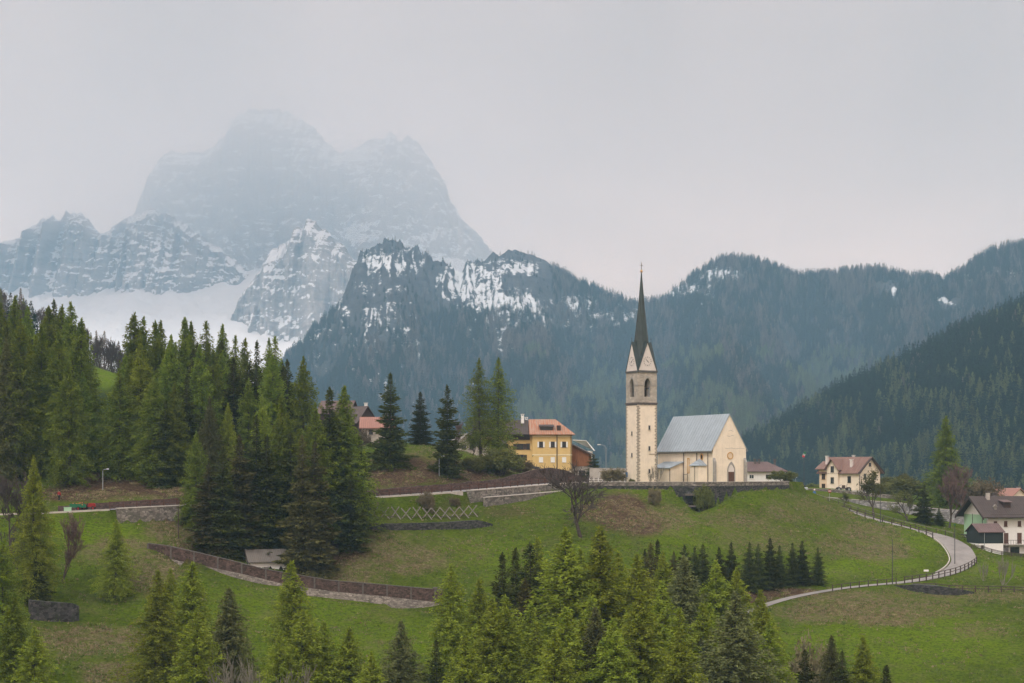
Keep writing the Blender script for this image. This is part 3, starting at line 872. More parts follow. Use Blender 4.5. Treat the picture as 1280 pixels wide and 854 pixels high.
exec_trees = [
 # --- single trees, the centre and the road
 ('spruce', 487, 467, 584, None, 'tall dark spruce on the brown bank right of the brown roofed houses', 1.15),
 ('spruce', 526, 490, 556, None, 'shorter dark spruce on the hill crest, between the two tall spruces', 1.15),
 ('spruce', 558, 481, 594, None, 'dark spruce with ragged outline standing behind the street lamp on the bank', 1.0),
 ('sparse', 601, 449, None, 335, 'left trunk of the pair of tall larches beside the yellow house', 1.25),
 ('sparse', 622, 448, None, 337, 'right, sparser trunk of the pair of tall larches beside the yellow house', 1.25),
 ('larch', 489, 580, 590, None, 'tiny bright green larch at the foot of the tall spruce on the bank', 1.0),
 ('bare', 726, 574, 672, None, 'leafless dark tree alone on the meadow below the road wall', 1.4),
 ('deep', 1183, 521, None, 405, 'tall broad green larch above the bare trees at the right of the village', 1.35),
 ('spruce', 1155, 606, 655, None, 'small dark spruce on the grass strip beside the lane', 1.3),
 ('leafy', 1091, 586, 645, None, 'slender tree with fresh leaves in front of the cream house by the lane', 1.0),
 ('leafy', 1135, 612, 652, None, 'low leafy tree on the grass strip left of the small spruce', 1.1),
 ('leafy', 1055, 614, 634, None, 'small yellow green tree in front of the grey stone wall', 1.2),
 ('spruce', 1174, 636, 657, None, 'squat little spruce beside the bare reddish tree at the lane bend', 1.6),
 ('red', 1186, 590, 660, None, 'bare reddish tree standing at the lane bend', 1.0),
 ('red', 1205, 578, None, 395, 'wide bare reddish tree behind the one at the lane bend', 1.1),
 ('twigs', 1226, 600, None, 400, 'rounded brown green bush left of the white house roof', .9),
 ('twigs', 1215, 600, None, 415, 'brown bush under the tall broad larch', .8),
 ('bush', 1136, 598, None, 425, 'brown green bush behind the grey stone wall, right of the cream house', 2.2),
 ('bush', 1118, 592, None, 460, 'green bush against the right end of the cream house', 2.0),
 ('bush', 977, 588, None, 358, 'yellow green bush at the end of the church terrace wall', 1.7),
 ('bush', 1020, 604, None, 475, 'low hedge bush left of the cream house', 2.6),
 ('bush', 1002, 606, None, 480, 'low hedge bush behind the parked car', 2.6),
 ('spruce', 742, 568, None, 362, 'small green spruce behind the fence left of the bell tower', 1.6),
 ('twigs', 766, 585, None, 334, 'reddish bush beside the white fence left of the bell tower', 1.3),
 ('bush', 790, 598, None, 327, 'small clipped evergreen at the foot of the bell tower', 1.0),
 ('pale', 822, 577, None, 323.6, 'bare pale shrub in front of the low annex of the church', .9),
 ('pale', 812, 588, None, 323.8, 'smaller bare shrub between tower and low annex', 1.0),
 ('twigs', 818, 609, 633, None, 'leafless bush on the grass under the church terrace', .55),
 ('bush', 880, 605, None, 318.6, 'green bush growing out of the dark terrace wall', .5),
 ('bush', 625, 560, 594, None, 'large olive bush at the foot of the two tall larches', 1.5),
 ('bush', 600, 568, 590, None, 'olive bush left of the large one under the tall larches', 1.4),
 ('twigs', 652, 574, 592, None, 'brown bush right of the large olive bush', 1.5),
 ('bush', 672, 580, 588, None, 'small round green bush on the lawn before the yellow house', 1.4),
 ('leafy', 590, 540, None, 340, 'pale green tree behind the two tall larches', 1.3),
 ('red', 567, 525, None, 350, 'bare tree just right of the spruce behind the street lamp', 1.0),
 ('twigs', 470, 628, 634, None, 'leafless bush near the left end of the crossed timber fence', 1.2),
 ('twigs', 527, 614, 637, None, 'tall thin leafless bush behind the crossed timber fence', .8),
 ('twigs', 568, 622, 634, None, 'leafless bush near the right end of the crossed timber fence', 1.0),
 ('pale', 1253, 690, 732, None, 'bare pale sapling on the grass below the white house', .9),
 ('pale', 1229, 698, 727, None, 'smaller bare sapling on the grass left of the other', .7),
 ('twigs', 462, 538, None, 384, 'brown bush below the salmon pink roof', .8),
 ('bush', 446, 540, None, 384, 'olive bush at the foot of the brown roofed chalet', .8),
 # --- the dark stand in the middle left
 ('brown', 378, 546, 722, None, 'big brownish spruce right of the little chapel', .95),
 ('brown', 392, 553, 712, None, 'brownish spruce close behind the big one by the chapel', 1.05),
 ('spruce', 412, 486, 672, None, 'tall dark spruce at the right edge of the dark stand', 1.35),
 ('deep', 432, 484, 668, None, 'tall green topped larch at the right edge of the dark stand', 1.3),
 ('spruce', 448, 545, 660, None, 'lower dark spruce at the right foot of the dark stand', 1.0),
 ('deep', 379, 447, None, 300, 'tall larch whose top rises between the stand and the brown roofs', 1.1),
 ('deep', 350, 497, 680, None, 'tall green larch in the dark stand behind the chapel', 1.0),
 ('spruce', 322, 520, 684, None, 'dark spruce above the chapel roof', 1.1),
 ('larch', 327, 494, None, 286, 'bright green larch in the dark stand above the chapel', .85),
 ('larch', 286, 505, None, 283, 'bright green larch left of the other in the dark stand', .9),
 ('dull', 263, 496, None, 280, 'dull brownish green larch in the dark stand', .9),
 ('brown', 300, 545, 688, None, 'brownish spruce with low branches left of the chapel', 1.2),
 ('brown', 262, 580, 690, None, 'low dark spruce at the left foot of the dark stand', 1.25),
 ('deep', 245, 540, 662, None, 'green larch over the left end of the long brown wall', 1.0),
 ('spruce', 280, 560, 694, None, 'dark spruce leaning over the upper meadow wall', 1.1),
 ('spruce', 365, 540, 690, None, 'dark spruce behind the big brownish one', 1.1),
 ('deep', 395, 505, 680, None, 'green larch between the big brownish one and the tall edge tree', 1.05),
 ('spruce', 240, 600, 655, None, 'short dark spruce where the road enters the stand', 1.3),
 ('spruce', 335, 545, 690, None, 'dark spruce right behind the chapel', 1.2),
 # --- the stand on the left, the tops that can be told apart
 ('deep', 18, 371, None, 330, 'tall larch near the left edge with the highest green top', 1.15),
 ('deep', 2, 380, None, 320, 'larch cut by the left edge of the picture', 1.1),
 ('deep', 35, 384, None, 325, 'larch right of the highest green top near the left edge', 1.1),
 ('deep', 57, 384, None, 310, 'broad bright larch left of the black pointed spruce top', 1.2),
 ('spruce', 66, 375, None, 345, 'black spruce top showing above the green larches at the left', .9),
 ('deep', 78, 382, None, 335, 'larch just right of the black spruce top', 1.0),
 ('deep', 88, 379, None, 328, 'high larch above the meadow gap on its left', 1.15),
 ('deep', 103, 400, None, 300, 'dark larch at the left edge of the gap with the far meadow', 1.15),
 ('deep', 48, 408, None, 290, 'front larch under the broad bright one at the left', 1.1),
 ('deep', 24, 402, None, 285, 'front larch near the left edge', 1.15),
 ('dull', 6, 425, None, 283, 'dull green larch at the left edge above the road', 1.1),
 ('deep', 70, 415, None, 288, 'front larch in the middle of the left stand', 1.1),
 ('deep', 88, 452, None, 280, 'lower front larch in the left stand', 1.1),
 ('deep', 168, 392, None, 318, 'first high larch right of the gap with the far meadow', 1.15),
 ('deep', 180, 397, None, 325, 'second high larch right of the gap', 1.),
 ('deep', 191, 402, None, 318, 'third high larch right of the gap', 1.),
 ('deep', 202, 402, None, 322, 'fourth high larch right of the gap', 1.),
 ('larch', 172, 431, None, 290, 'bright larch with a broad foot right of the gap', 1.3),
 ('deep', 149, 462, None, 287, 'lower larch at the right edge of the gap', 1.2),
 ('deep', 228, 399, None, 315, 'highest larch in the middle of the left forest', 1.15),
 ('deep', 240, 404, None, 320, 'larch right of the highest one in the middle', 1.),
 ('deep', 213, 420, None, 300, 'larch in front of the high ones in the middle', 1.),
 ('spruce', 250, 430, None, 300, 'dark spruce between the high larches', .9),
 ('sparse', 259, 403, None, 320, 'thin larch with airy top in the middle of the forest edge', 1.1),
 ('deep', 279, 407, None, 322, 'larch with narrow top left of the black spruce tip', 1.),
 ('sparse', 294, 421, None, 318, 'airy larch against the snowfield', 1.1),
 ('deep', 307, 424, None, 312, 'green larch against the snowfield', 1.),
 ('spruce', 322, 427, None, 325, 'black spruce tip beside the green larch on the skyline', .8),
 ('sparse', 334, 424, None, 318, 'airy larch at the right of the skyline, next to its twin', 1.),
 ('sparse', 345, 422, None, 316, 'last high larch at the right of the skyline', 1.1),
 ('spruce', 356, 450, None, 305, 'dark spruce at the right end of the skyline stand', 1.),
 ('deep', 268, 440, None, 300, 'larch under the airy one in the middle of the forest edge', 1.),
 ('spruce', 232, 470, None, 288, 'dark spruce low in the middle of the forest', 1.1),
 ('deep', 192, 470, None, 284, 'low spreading larch above the brown roadside bank', 1.2),
 ('deep', 218, 480, None, 283, 'low larch at the right of the brown roadside bank', 1.1),
 ('spruce', 208, 500, None, 282, 'dark low spruce above the roadside bank', 1.1),
 # --- trees of the lower meadow at the left
 ('larch', 42, 571, 752, None, 'tall narrow yellow green larch beside the dark stone block', .95),
 ('larch', 143, 650, 748, None, 'lone young larch in the middle of the left meadow', 1.25),
 ('spruce', 46, 690, 757, None, 'dark small spruce at the foot of the tall narrow larch', 1.1),
 ('red', 78, 640, 730, None, 'bare brush right of the tall narrow larch', .8),
 ('bare', 14, 585, 700, None, 'bare tree left of the tall narrow larch', .65),
 ('bare', 22, 640, 735, None, 'bare tree at the left edge below the road', .75),
 ('deep', 4, 676, None, 192, 'dark green larch at the lower left corner', 1.2),
 ('deep', 22, 742, None, 180, 'smaller larch at the lower left corner', 1.2),
 ('larch', 38, 785, None, 172, 'lowest light larch at the lower left corner', 1.1),
 ('larch', 193, 714, None, 196, 'left and darkest larch of the lower left group', 1.1),
 ('larch', 215, 712, None, 205, 'thin larch second from left in the lower left group', .9),
 ('larch', 246, 703, None, 200, 'broad high larch in the middle of the lower left group', 1.1),
 ('larch', 240, 762, None, 178, 'front larch with full crown in the lower left group', 1.15),
 ('dull', 281, 737, None, 188, 'dull larch at the right of the lower left group', 1.2),
 ('pale', 318, 805, None, 175, 'leafless greyish tree right of the lower left group', 1.5),
 # --- the row along the lower edge
 ('larch', 370, 702, None, 193, 'tall bright larch overlapping the long brown wall', 1.0),
 ('larch', 375, 765, None, 178, 'shorter larch in front of the one overlapping the wall', 1.2),
 ('larch', 401, 778, None, 180, 'small larch right of the tall bright one', 1.1),
 ('larch', 352, 790, None, 176, 'small larch left of the tall bright one', 1.),
 ('larch', 442, 784, None, 180, 'larch at the lower edge under the bright meadow', 1.1),
 ('larch', 462, 815, None, 170, 'low larch between the two at the lower edge', 1.1),
 ('dull', 500, 777, None, 182, 'greyish larch at the lower edge left of the dense wood', 1.1),
 ('larch', 567, 707, None, 192, 'slender larch at the end of the long brown wall', 1.0),
 ('larch', 600, 722, None, 198, 'larch behind, right of the slender one', 1.05),
 ('larch', 612, 750, None, 176, 'large full larch left of the black spruces', 1.25),
 ('larch', 578, 790, None, 168, 'front larch below the slender one', 1.2),
 ('spruce', 548, 800, None, 182, 'dark spruce foot left of the front larch', 1.),
 ('spruce', 628, 692, None, 210, 'left black spruce of the dark group in the wood', 1.1),
 ('spruce', 646, 686, None, 205, 'middle black spruce of the dark group in the wood', 1.1),
 ('spruce', 663, 678, None, 200, 'right and tallest black spruce of the dark group in the wood', 1.2),
 ('brown', 655, 725, None, 190, 'brownish spruce in front of the black group', 1.2),
 ('larch', 668, 672, None, 212, 'larch top just behind the tallest black spruce', .9),
 ('larch', 698, 661, None, 190, 'tall large larch right of the black spruces', 1.3),
 ('larch', 722, 688, None, 200, 'larch between the two tallest in the wood', 1.1),
 ('larch', 752, 661, None, 192, 'tallest yellow green larch under the church hill', 1.3),
 ('larch', 774, 690, None, 200, 'larch right behind the tallest yellow green one', 1.1),
 ('larch', 790, 695, None, 188, 'larch leaning right of the tallest yellow green one', 1.15),
 ('brown', 812, 680, None, 215, 'dark spruce between the light larches under the church', 1.),
 ('spruce', 803, 688, None, 220, 'slim dark spruce behind the light larches', .9),
 ('spruce', 823, 676, None, 222, 'dark spruce top behind the meadow edge', .9),
 ('larch', 833, 690, None, 205, 'light larch right of the dark spruce tops', .95),
 ('dull', 853, 696, None, 196, 'dull larch in the middle of the right wood', 1.15),
 ('larch', 828, 728, None, 182, 'shorter light larch in the right wood', 1.1),
 ('larch', 795, 738, None, 170, 'greyish light larch in the front row', 1.25),
 ('larch', 768, 775, None, 165, 'low front larch in the dense wood', 1.2),
 ('larch', 845, 785, None, 165, 'front larch below the dull one', 1.2),
 ('larch', 893, 702, None, 197, 'round topped light larch in the right wood', 1.2),
 ('larch', 880, 755, None, 180, 'light larch below the round topped one', 1.15),
 ('larch', 925, 711, None, 196, 'bright larch at the right edge of the wood', 1.1),
 ('dull', 916, 740, None, 172, 'large greyish larch at the front right of the wood', 1.35),
 ('larch', 903, 722, None, 205, 'narrow larch behind the round topped one', .9),
 ('larch', 965, 775, None, 178, 'separate light larch right of the wood', 1.15),
 ('larch', 948, 750, None, 190, 'light larch filling the right edge of the wood', 1.1),
 ('larch', 712, 760, None, 168, 'front larch under the tall large one', 1.25),
 ('larch', 690, 790, None, 162, 'lowest larch left in the dense wood', 1.15),
 ('larch', 735, 745, None, 180, 'mid larch below the tallest yellow green one', 1.2),
 ('spruce', 775, 760, None, 205, 'dark spruce deep in the wood', 1.1),
 ('spruce', 690, 760, None, 208, 'dark spruce deep in the wood behind the low larches', 1.1),
 ('bare', 823, 760, None, 200, 'dark bare trunked tree in the clearing of the wood', 1.),
 ('twigs', 998, 796, None, 192, 'rounded greyish bush at the lower edge', .5),
 ('spruce', 1006, 812, None, 184, 'dark small spruce in front of the rounded greyish bush', 1.1),
 ('dull', 1038, 795, None, 186, 'thin half leafless larch right of the rounded bush', .8),
 ('spruce', 1055, 814, None, 184, 'small spruce between two young larches at the lower edge', 1.1),
 ('larch', 1078, 796, None, 184, 'young larch right of the small spruce at the lower edge', 1.),
 ('spruce', 1110, 832, None, 180, 'spruce tip at the lower edge, furthest right', 1.4),
 # --- the row of spruces on the terrace over the path
 ('spruce', 1023, 684, 731, None, 'small free standing spruce at the right end of the row over the path', 1.1),
 ('spruce', 1003, 676, 731, None, 'second spruce from the right in the row over the path', 1.25),
 ('spruce', 991, 679, 731, None, 'third spruce from the right in the row over the path', 1.2),
 ('spruce', 975, 682, 733, None, 'fourth spruce from the right in the row over the path', 1.2),
 ('spruce', 962, 672, 735, None, 'tallest spruce in the row over the path', 1.2),
 ('spruce', 949, 680, 736, None, 'spruce left of the tallest in the row over the path', 1.2),
 ('spruce', 937, 678, 738, None, 'spruce in the left part of the row over the path', 1.2),
 ('spruce', 915, 678, 742, None, 'spruce top behind the light larches, right', 1.1),
 ('spruce', 898, 684, 742, None, 'spruce top behind the round topped larch', 1.1),
 ('spruce', 880, 680, 742, None, 'spruce top behind the light larches, middle', 1.1),
 ('spruce', 868, 684, 742, None, 'spruce top left of the round topped larch', 1.1),
 ('brown', 843, 690, 742, None, 'brownish spruce top behind the dull larch', 1.),
 ('spruce', 855, 681, 742, None, 'spruce top behind the light larches, left', 1.),
]
for k_, px, top, base, Y, lab, wf in exec_trees:
    tree_px(k_, px, top, base, Y, lab, wf=wf)

# fill of the left stand: nothing tells these apart
TOP = lambda px: np.interp(px, [0, 60, 105, 118, 135, 150, 165, 230, 300, 350, 365, 380, 400, 440], [388, 392, 412, 500, 505, 462, 404, 408, 430, 436, 470, 480, 500, 540])
for i in range(95):
    for _ in range(30):
        px = R.uniform(-20, 372); Y = R.uniform(284, 350)
        if 112 < px < 150 and Y > 286 : continue
        if px > 110 and px < 225 and Y < 292: continue
        break
    else: continue
    t = TOP(px) + R.uniform(2, 60)*(350-Y)/66 + R.uniform(0, 26)
    k_ = R.choices(['deep', 'spruce', 'dull', 'larch', 'sparse'], [5, .8, .9, 1., 2.2])[0]
    if px > 240: k_ = R.choices(['deep', 'spruce'], [1, 1.6])[0]; Y = R.uniform(290, 335)
    p = at(px, Y); h = (HY-t)/F*Y - p.z
    if h < 9 or h > 38: continue
    lab = 'green larch within the dense stand behind the road at the left' if k_ != 'spruce' else 'dark spruce within the dense stand behind the road at the left'
    tree(k_, p, h, lab, 'larches in the dense left stand' if k_ != 'spruce' else 'spruces in the dense left stand', 1.05)
for i in range(26):
    px = R.uniform(595, 950); Y = R.uniform(168, 215)
    p = at(px, Y); t = R.uniform(735, 800)
    if 805 < px < 840: continue
    k_ = R.choice(['larch', 'larch', 'dull'])
    tree(k_, p, (HY-t)/F*Y - p.z, 'light larch hidden among the others in the dense wood at the lower edge', 'larches in the dense lower wood', 1.1)
for i in range(9):
    px = R.uniform(235, 440); p = hit(px, R.uniform(655, 690)); t = R.uniform(560, 610)
    tree('spruce', p, (HY-t)/F*p.y - p.z, 'dark spruce inside the dark stand above the long brown wall', 'spruces in the dark stand', 1.15)
# bare trees along the far crest of the left hill
for i in range(46):
    px = -20 + 190*i/46 + R.uniform(-2, 2); Y = R.uniform(520, 615)
    p = at(px, Y); top = np.interp(px, [-20, 0, 40, 70, 100, 118, 150, 175], [352, 358, 374, 388, 402, 414, 428, 440]) + R.uniform(0, 9)
    k_ = R.choice(['ridge', 'ridge', 'dull', 'far_spruce']) if px < 105 else R.choice(['ridge', 'ridge', 'far_larch'])
    h = (HY-top)/F*Y - p.z
    tree(k_, p, max(8, h), {'ridge': 'bare tree in the dark wood on the far crest at the left', 'dull': 'dull larch in the dark wood on the far crest at the left', 'far_larch': 'blue green larch in the dark wood on the far crest at the left', 'far_spruce': 'dark spruce in the dark wood on the far crest at the left'}[k_],
         {'ridge': 'bare trees on the far crest', 'dull': 'larches on the far crest', 'far_larch': 'green larches on the far crest', 'far_spruce': 'spruces on the far crest'}[k_], 1.)

# ---- forests of the slopes: one mass each, instanced
def forest(name, pts, scl, rots, protos, mat=None):
    me = bpy.data.meshes.new(name); me.vertices.add(len(pts)); me.vertices.foreach_set('co', np.asarray(pts, np.float32).ravel())
    a = me.attributes.new('size', 'FLOAT_VECTOR', 'POINT'); a.data.foreach_set('vector', np.asarray(scl, np.float32).ravel())
    a = me.attributes.new('turn', 'FLOAT', 'POINT'); a.data.foreach_set('value', np.asarray(rots, np.float32).ravel())
    me.update()
    o = link(name, me); tag(o, kind='stuff')
    ng = bpy.data.node_groups.new(name, 'GeometryNodeTree')
    ng.interface.new_socket('Geometry', in_out='INPUT', socket_type='NodeSocketGeometry'); ng.interface.new_socket('Geometry', in_out='OUTPUT', socket_type='NodeSocketGeometry')
    n = ng.nodes; l = ng.links
    gi, go = n.new('NodeGroupInput'), n.new('NodeGroupOutput')
    jn = n.new('GeometryNodeGeometryToInstance')
    for ob in protos:
        oi = n.new('GeometryNodeObjectInfo'); oi.inputs['Object'].default_value = ob; oi.inputs['As Instance'].default_value = False
        oi.transform_space = 'ORIGINAL'
        l.new(oi.outputs['Geometry'], jn.inputs[0])
    iop = n.new('GeometryNodeInstanceOnPoints'); iop.inputs['Pick Instance'].default_value = True
    l.new(gi.outputs[0], iop.inputs['Points']); l.new(jn.outputs[0], iop.inputs['Instance'])
    rv = n.new('FunctionNodeRandomValue'); rv.data_type = 'INT'
    rv.inputs[4].default_value = 0; rv.inputs[5].default_value = len(protos)-1
    l.new(rv.outputs[2], iop.inputs['Instance Index'])
    na = n.new('GeometryNodeInputNamedAttribute'); na.data_type = 'FLOAT_VECTOR'; na.inputs[0].default_value = 'size'; l.new(na.outputs[0], iop.inputs['Scale'])
    nb = n.new('GeometryNodeInputNamedAttribute'); nb.data_type = 'FLOAT'; nb.inputs[0].default_value = 'turn'
    cmb = n.new('ShaderNodeCombineXYZ'); l.new(nb.outputs[0], cmb.inputs[2]); l.new(cmb.outputs[0], iop.inputs['Rotation'])
    l.new(iop.outputs[0], go.inputs[0])
    md = o.modifiers.new('scatter', 'NODES'); md.node_group = ng
    return o

def crown_of(kind, n=9):
    """crowns of trees that stand in the scene, one per prototype mesh"""
    seen = {}
    for o in COL.objects:
        if o.name.startswith('crown') and o.data in [p_[0] for p_ in PROTO[kind]] and o.data.name not in seen: seen[o.data.name] = o
    return list(seen.values())[:n]

# some trees of the right slope stand out one by one
for i in range(70):
    while True:
        px = R.uniform(930, 1290); py = R.uniform(535, 612)
        if py > np.interp(px, [930, 1100, 1170, 1290], [590, 570, 560, 530]): break
    Y = 885 + (612-py)*2.2 + R.uniform(0, 40)
    x = (px-640)/F*Y; z = float(slopeA(np.array([[x]]), np.array([[Y]]))[0, 0])
    light = vnoise(px/38., py/30.) > -.15
    if not light and i % 2: continue
    h = R.uniform(17, 26)
    tree('far_larch' if light else 'far_spruce', Vector((x, Y, z-.5)), h,
         'pale green larch low on the dark forested slope at the right' if light else 'dark spruce low on the forested slope at the right',
         'larches on the right slope' if light else 'spruces on the right slope', 1.15)

def scatter(n, u0, u1, y0, y1, zf, keep):
    u = rng.uniform(u0, u1, n); y = np.sqrt(rng.uniform(y0**2, y1**2, n))
    z = zf(u, y); k = keep(u, y, z)
    u, y, z = u[k], y[k], z[k]
    return u, np.stack([(u-640)/F*y, y, z], 1)
def sizes(n, lo, hi, wide=1.1):
    h = rng.uniform(lo, hi, n)/24.; w_ = h*wide*rng.uniform(.85, 1.2, n)
    return np.stack([w_, w_, h], 1)
zA = lambda u, y: slopeA((u-640)/F*y, y)
nA = 17000
def lightA(u, y):
    z = zA(u, y); v = HY - F*z/y
    pr = smooth(450, 600, v)*.55 + .12
    return .6*smooth(.25, 1.4, vnoise(u/34., v/16.) + .6*vnoise(u/9., v/6.) + pr*1.5)
frontier = lambda u, y, z: (rng.random(len(u)) < .95)
u, p = scatter(nA, 690, 1420, 880, 1530, zA, frontier)
L_ = rng.random(len(u)) < lightA(u, p[:, 1])
fs = crown_of('far_spruce'); fl = crown_of('far_larch')
forest('spruce_forest', p[~L_], sizes((~L_).sum(), 16, 26, 1.15), rng.uniform(0, 6.28, (~L_).sum()), fs)
forest('larch_forest', p[L_], sizes(L_.sum(), 14, 25, 1.15), rng.uniform(0, 6.28, L_.sum()), fl)
# bare larches with a reddish tinge, upper edge
# the mountains behind the church
zC = lambda u, y: slopeC(u, y)[0]
from math import floor
uu0, uu1 = MC['U'][0, 0], MC['U'][0, -1]; yy0, yy1 = MC['Y'][0, 0], MC['Y'][-1, 0]
def lookup(A, u, y):
    i = np.clip(((u-uu0)/(uu1-uu0)*(A.shape[1]-1)), 0, A.shape[1]-1.001); j = np.clip(((y-yy0)/(yy1-yy0)*(A.shape[0]-1)), 0, A.shape[0]-1.001)
    i0, j0 = i.astype(int), j.astype(int); a, b_ = i-i0, j-j0
    return (A[j0, i0]*(1-a)+A[j0, i0+1]*a)*(1-b_) + (A[j0+1, i0]*(1-a)+A[j0+1, i0+1]*a)*b_
def keepC(u, y, z):
    w_ = lookup(MC['wood'], u, y); t = lookup(MC['T'], u, y)
    dens = np.clip(w_*1.15 - .05, 0.05, 1)
    v = HY - F*z/y
    rocky = (vnoise(u/7., v/16.) > .45) & (u < 640) & (v > 400)
    return (rng.random(len(u)) < dens) & (t < 1.03) & (v < 625) & ~rocky
u, p = scatter(64000, 330, 1420, 1650, 3560, lambda u, y: lookup(MC['Z'], u, y), keepC)
v = HY - F*p[:, 2]/p[:, 1]
c1 = vnoise(u/26., v/40.) + .7*vnoise(u/8., v/14.)
high = smooth(520, 400, v)
kind = np.where(c1 + .5*rng.normal(size=len(u)) > .55 - .4*high, 1, 0)                   # bare larches, brownish, commoner high up
green = (v > 440) & (vnoise(u/30.+50, v/18.) + .6*vnoise(u/6., v/5.) > .25 - .5*smooth(470, 560, v)) & (u > 640)
kind = np.where(green, 2, kind)
M_BROWNL = mat_leaf('leafless larch twigs', (.105, .085, .07), (.2, .165, .135), .2, .012, .6)
for i in range(2): proto('far_brown', *conifer('larch', 650+i, lod=1), M_BROWNL, M_BARK)
NAMES['far_brown'] = 'larch_tree'
for i in range(8):
    px = R.uniform(2, 30) if i < 4 else R.uniform(120, 160); Y = R.uniform(540, 600); q_ = at(px, Y)
    tree('far_brown', q_, R.uniform(13, 17), 'leafless brown larch in the dark wood on the far crest at the left', 'leafless larches on the far crest')
for k_, nm, pr in ((0, 'mountain_spruce_forest', fs), (1, 'leafless_larch_forest', crown_of('far_brown')), (2, 'mountain_larch_forest', fl)):
    m = kind == k_
    wd_ = .45 + .55*lookup(MC['wood'], u[m], p[m][:, 1])
    forest(nm, p[m], sizes(m.sum(), 15, 27, 1.25)*wd_[:, None], rng.uniform(0, 6.28, m.sum()), pr)
# reddish bare larches on the dark slope as well
u, p = scatter(500, 780, 1420, 1200, 1520, zA, lambda u, y, z: vnoise(u/22.+9, y/90.) > .35)
forest('leafless_slope_forest', p, sizes(len(p), 16, 24, 1.1), rng.uniform(0, 6.28, len(p)), crown_of('far_brown'))
# wood on the valley side, left
# ============================================================ BUILDING TOOLS
class MB:
    """collects shapes; build() links them as one mesh object"""
    def __init__(s): s.v = []; s.f = []
    def add(s, v, f):
        n = len(s.v); s.v += [tuple(a) for a in v]; s.f += [tuple(i+n for i in q) for q in f]; return s
    def box(s, x0, x1, y0, y1, z0, z1):
        v = [(x, y, z) for x in (x0, x1) for y in (y0, y1) for z in (z0, z1)]
        return s.add(v, [(0,1,3,2),(4,6,7,5),(0,4,5,1),(2,3,7,6),(0,2,6,4),(1,5,7,3)])
    def prism(s, pts, d0, d1, axis='y'):
        """2-D outline (a,z) extruded along axis"""
        n = len(pts)
        g_ = (lambda a, z, d: (a, d, z)) if axis == 'y' else (lambda a, z, d: (d, a, z)) if axis == 'x' else (lambda a, z, d: (a, z, d))
        v = [g_(a, z, d0) for a, z in pts] + [g_(a, z, d1) for a, z in pts]
        f = [tuple(range(n)), tuple(range(2*n-1, n-1, -1))] + [(i, i+n, (i+1) % n+n, (i+1) % n) for i in range(n)]
        return s.add(v, f)
    def slab(s, pts, th):
        n = len(pts); v = [tuple(p) for p in pts] + [(p[0], p[1], p[2]-th) for p in pts]
        return s.add(v, [tuple(range(n)), tuple(range(2*n-1, n-1, -1))] + [(i, i+n, (i+1) % n+n, (i+1) % n) for i in range(n)])
    def tube(s, p0, p1, r0, r1=None, n=8):
        r1 = r0 if r1 is None else r1
        v, f = cyl_chain([p0, p1], [r0, r1], n); m = len(v)
        return s.add(v, f + [list(range(n)), list(range(m-n, m))])
    def chain(s, pts, r, n=6):
        v, f = cyl_chain(pts, r if hasattr(r, '__len__') else [r]*len(pts), n); m = len(v)
        return s.add(v, f + [list(range(n)), list(range(m-n, m))])
    def lathe(s, prof, c=(0, 0, 0), n=12):
        v = []; f = []
        for r, z in prof:
            for k in range(n): v.append((c[0]+r*math.cos(6.2832*k/n), c[1]+r*math.sin(6.2832*k/n), c[2]+z))
        for i in range(len(prof)-1):
            for k in range(n): f.append((i*n+k, i*n+(k+1) % n, (i+1)*n+(k+1) % n, (i+1)*n+k))
        return s.add(v, f)
    def build(s, name, mat, parent=None, loc=None, bev=0):
        me = bpy.data.meshes.new(name); me.from_pydata(s.v, [], s.f)
        bm = __import__('bmesh').new(); bm.from_mesh(me); __import__('bmesh').ops.recalc_face_normals(bm, faces=bm.faces); bm.to_mesh(me); bm.free()
        o = link(name, me, mat, parent, loc)
        if bev:
            b_ = o.modifiers.new('bevel', 'BEVEL'); b_.width = bev; b_.segments = 2; b_.limit_method = 'ANGLE'
        return o

def wall_on_ground(pts, rise, step=1.0):
    """bottom edge given in the photo, found on the ground; rise = height of the wall"""
    v = np.array([hit(a, b_) for a, b_ in pts]); d = np.r_[0, np.cumsum(np.linalg.norm(np.diff(v[:, :2], axis=0), axis=1))]
    t = np.linspace(0, d[-1], max(3, int(d[-1]/step)))
    q = np.stack([np.interp(t, d, v[:, k]) for k in range(3)], 1)
    q[:, 2] += np.interp(t, d, rise); return q
def mat_roof(name, c, axis=0, pitch=.6, rust=None, metal=0., rough=.6, var=.12):
    """sheet roof with standing seams across the eaves"""
    g = N(name); p = g.obj()
    c_ = g.n('SeparateXYZ', {0: p}).outputs[axis]
    fr_ = g.math('FRACT', g.math('MULTIPLY', c_, 1/pitch))
    seam = g.fr(g.math('ABSOLUTE', g.math('SUBTRACT', fr_, .5)), .40, .47)
    st = (6, .35, .35) if axis == 0 else (.35, 6, .35)
    f = g.noise(p, .8, 6, .65, stretch=st)
    f2 = g.noise(p, .6, 5, .6)
    col = g.ramp(g.math('MULTIPLY', g.math('ADD', f, f2), .5), [(.35, tuple(x*(1-var*2) for x in c)), (.65, tuple(min(1, x*(1+var)) for x in c))])
    if rust: col = g.mix(g.fr(f, .42, .6), col, rust)
    col = g.mix(g.math('MULTIPLY', seam, .75), col, tuple(x*.4 for x in c))
    return g.bsdf(col, rough, g.bump(seam, .6, .05), metal)

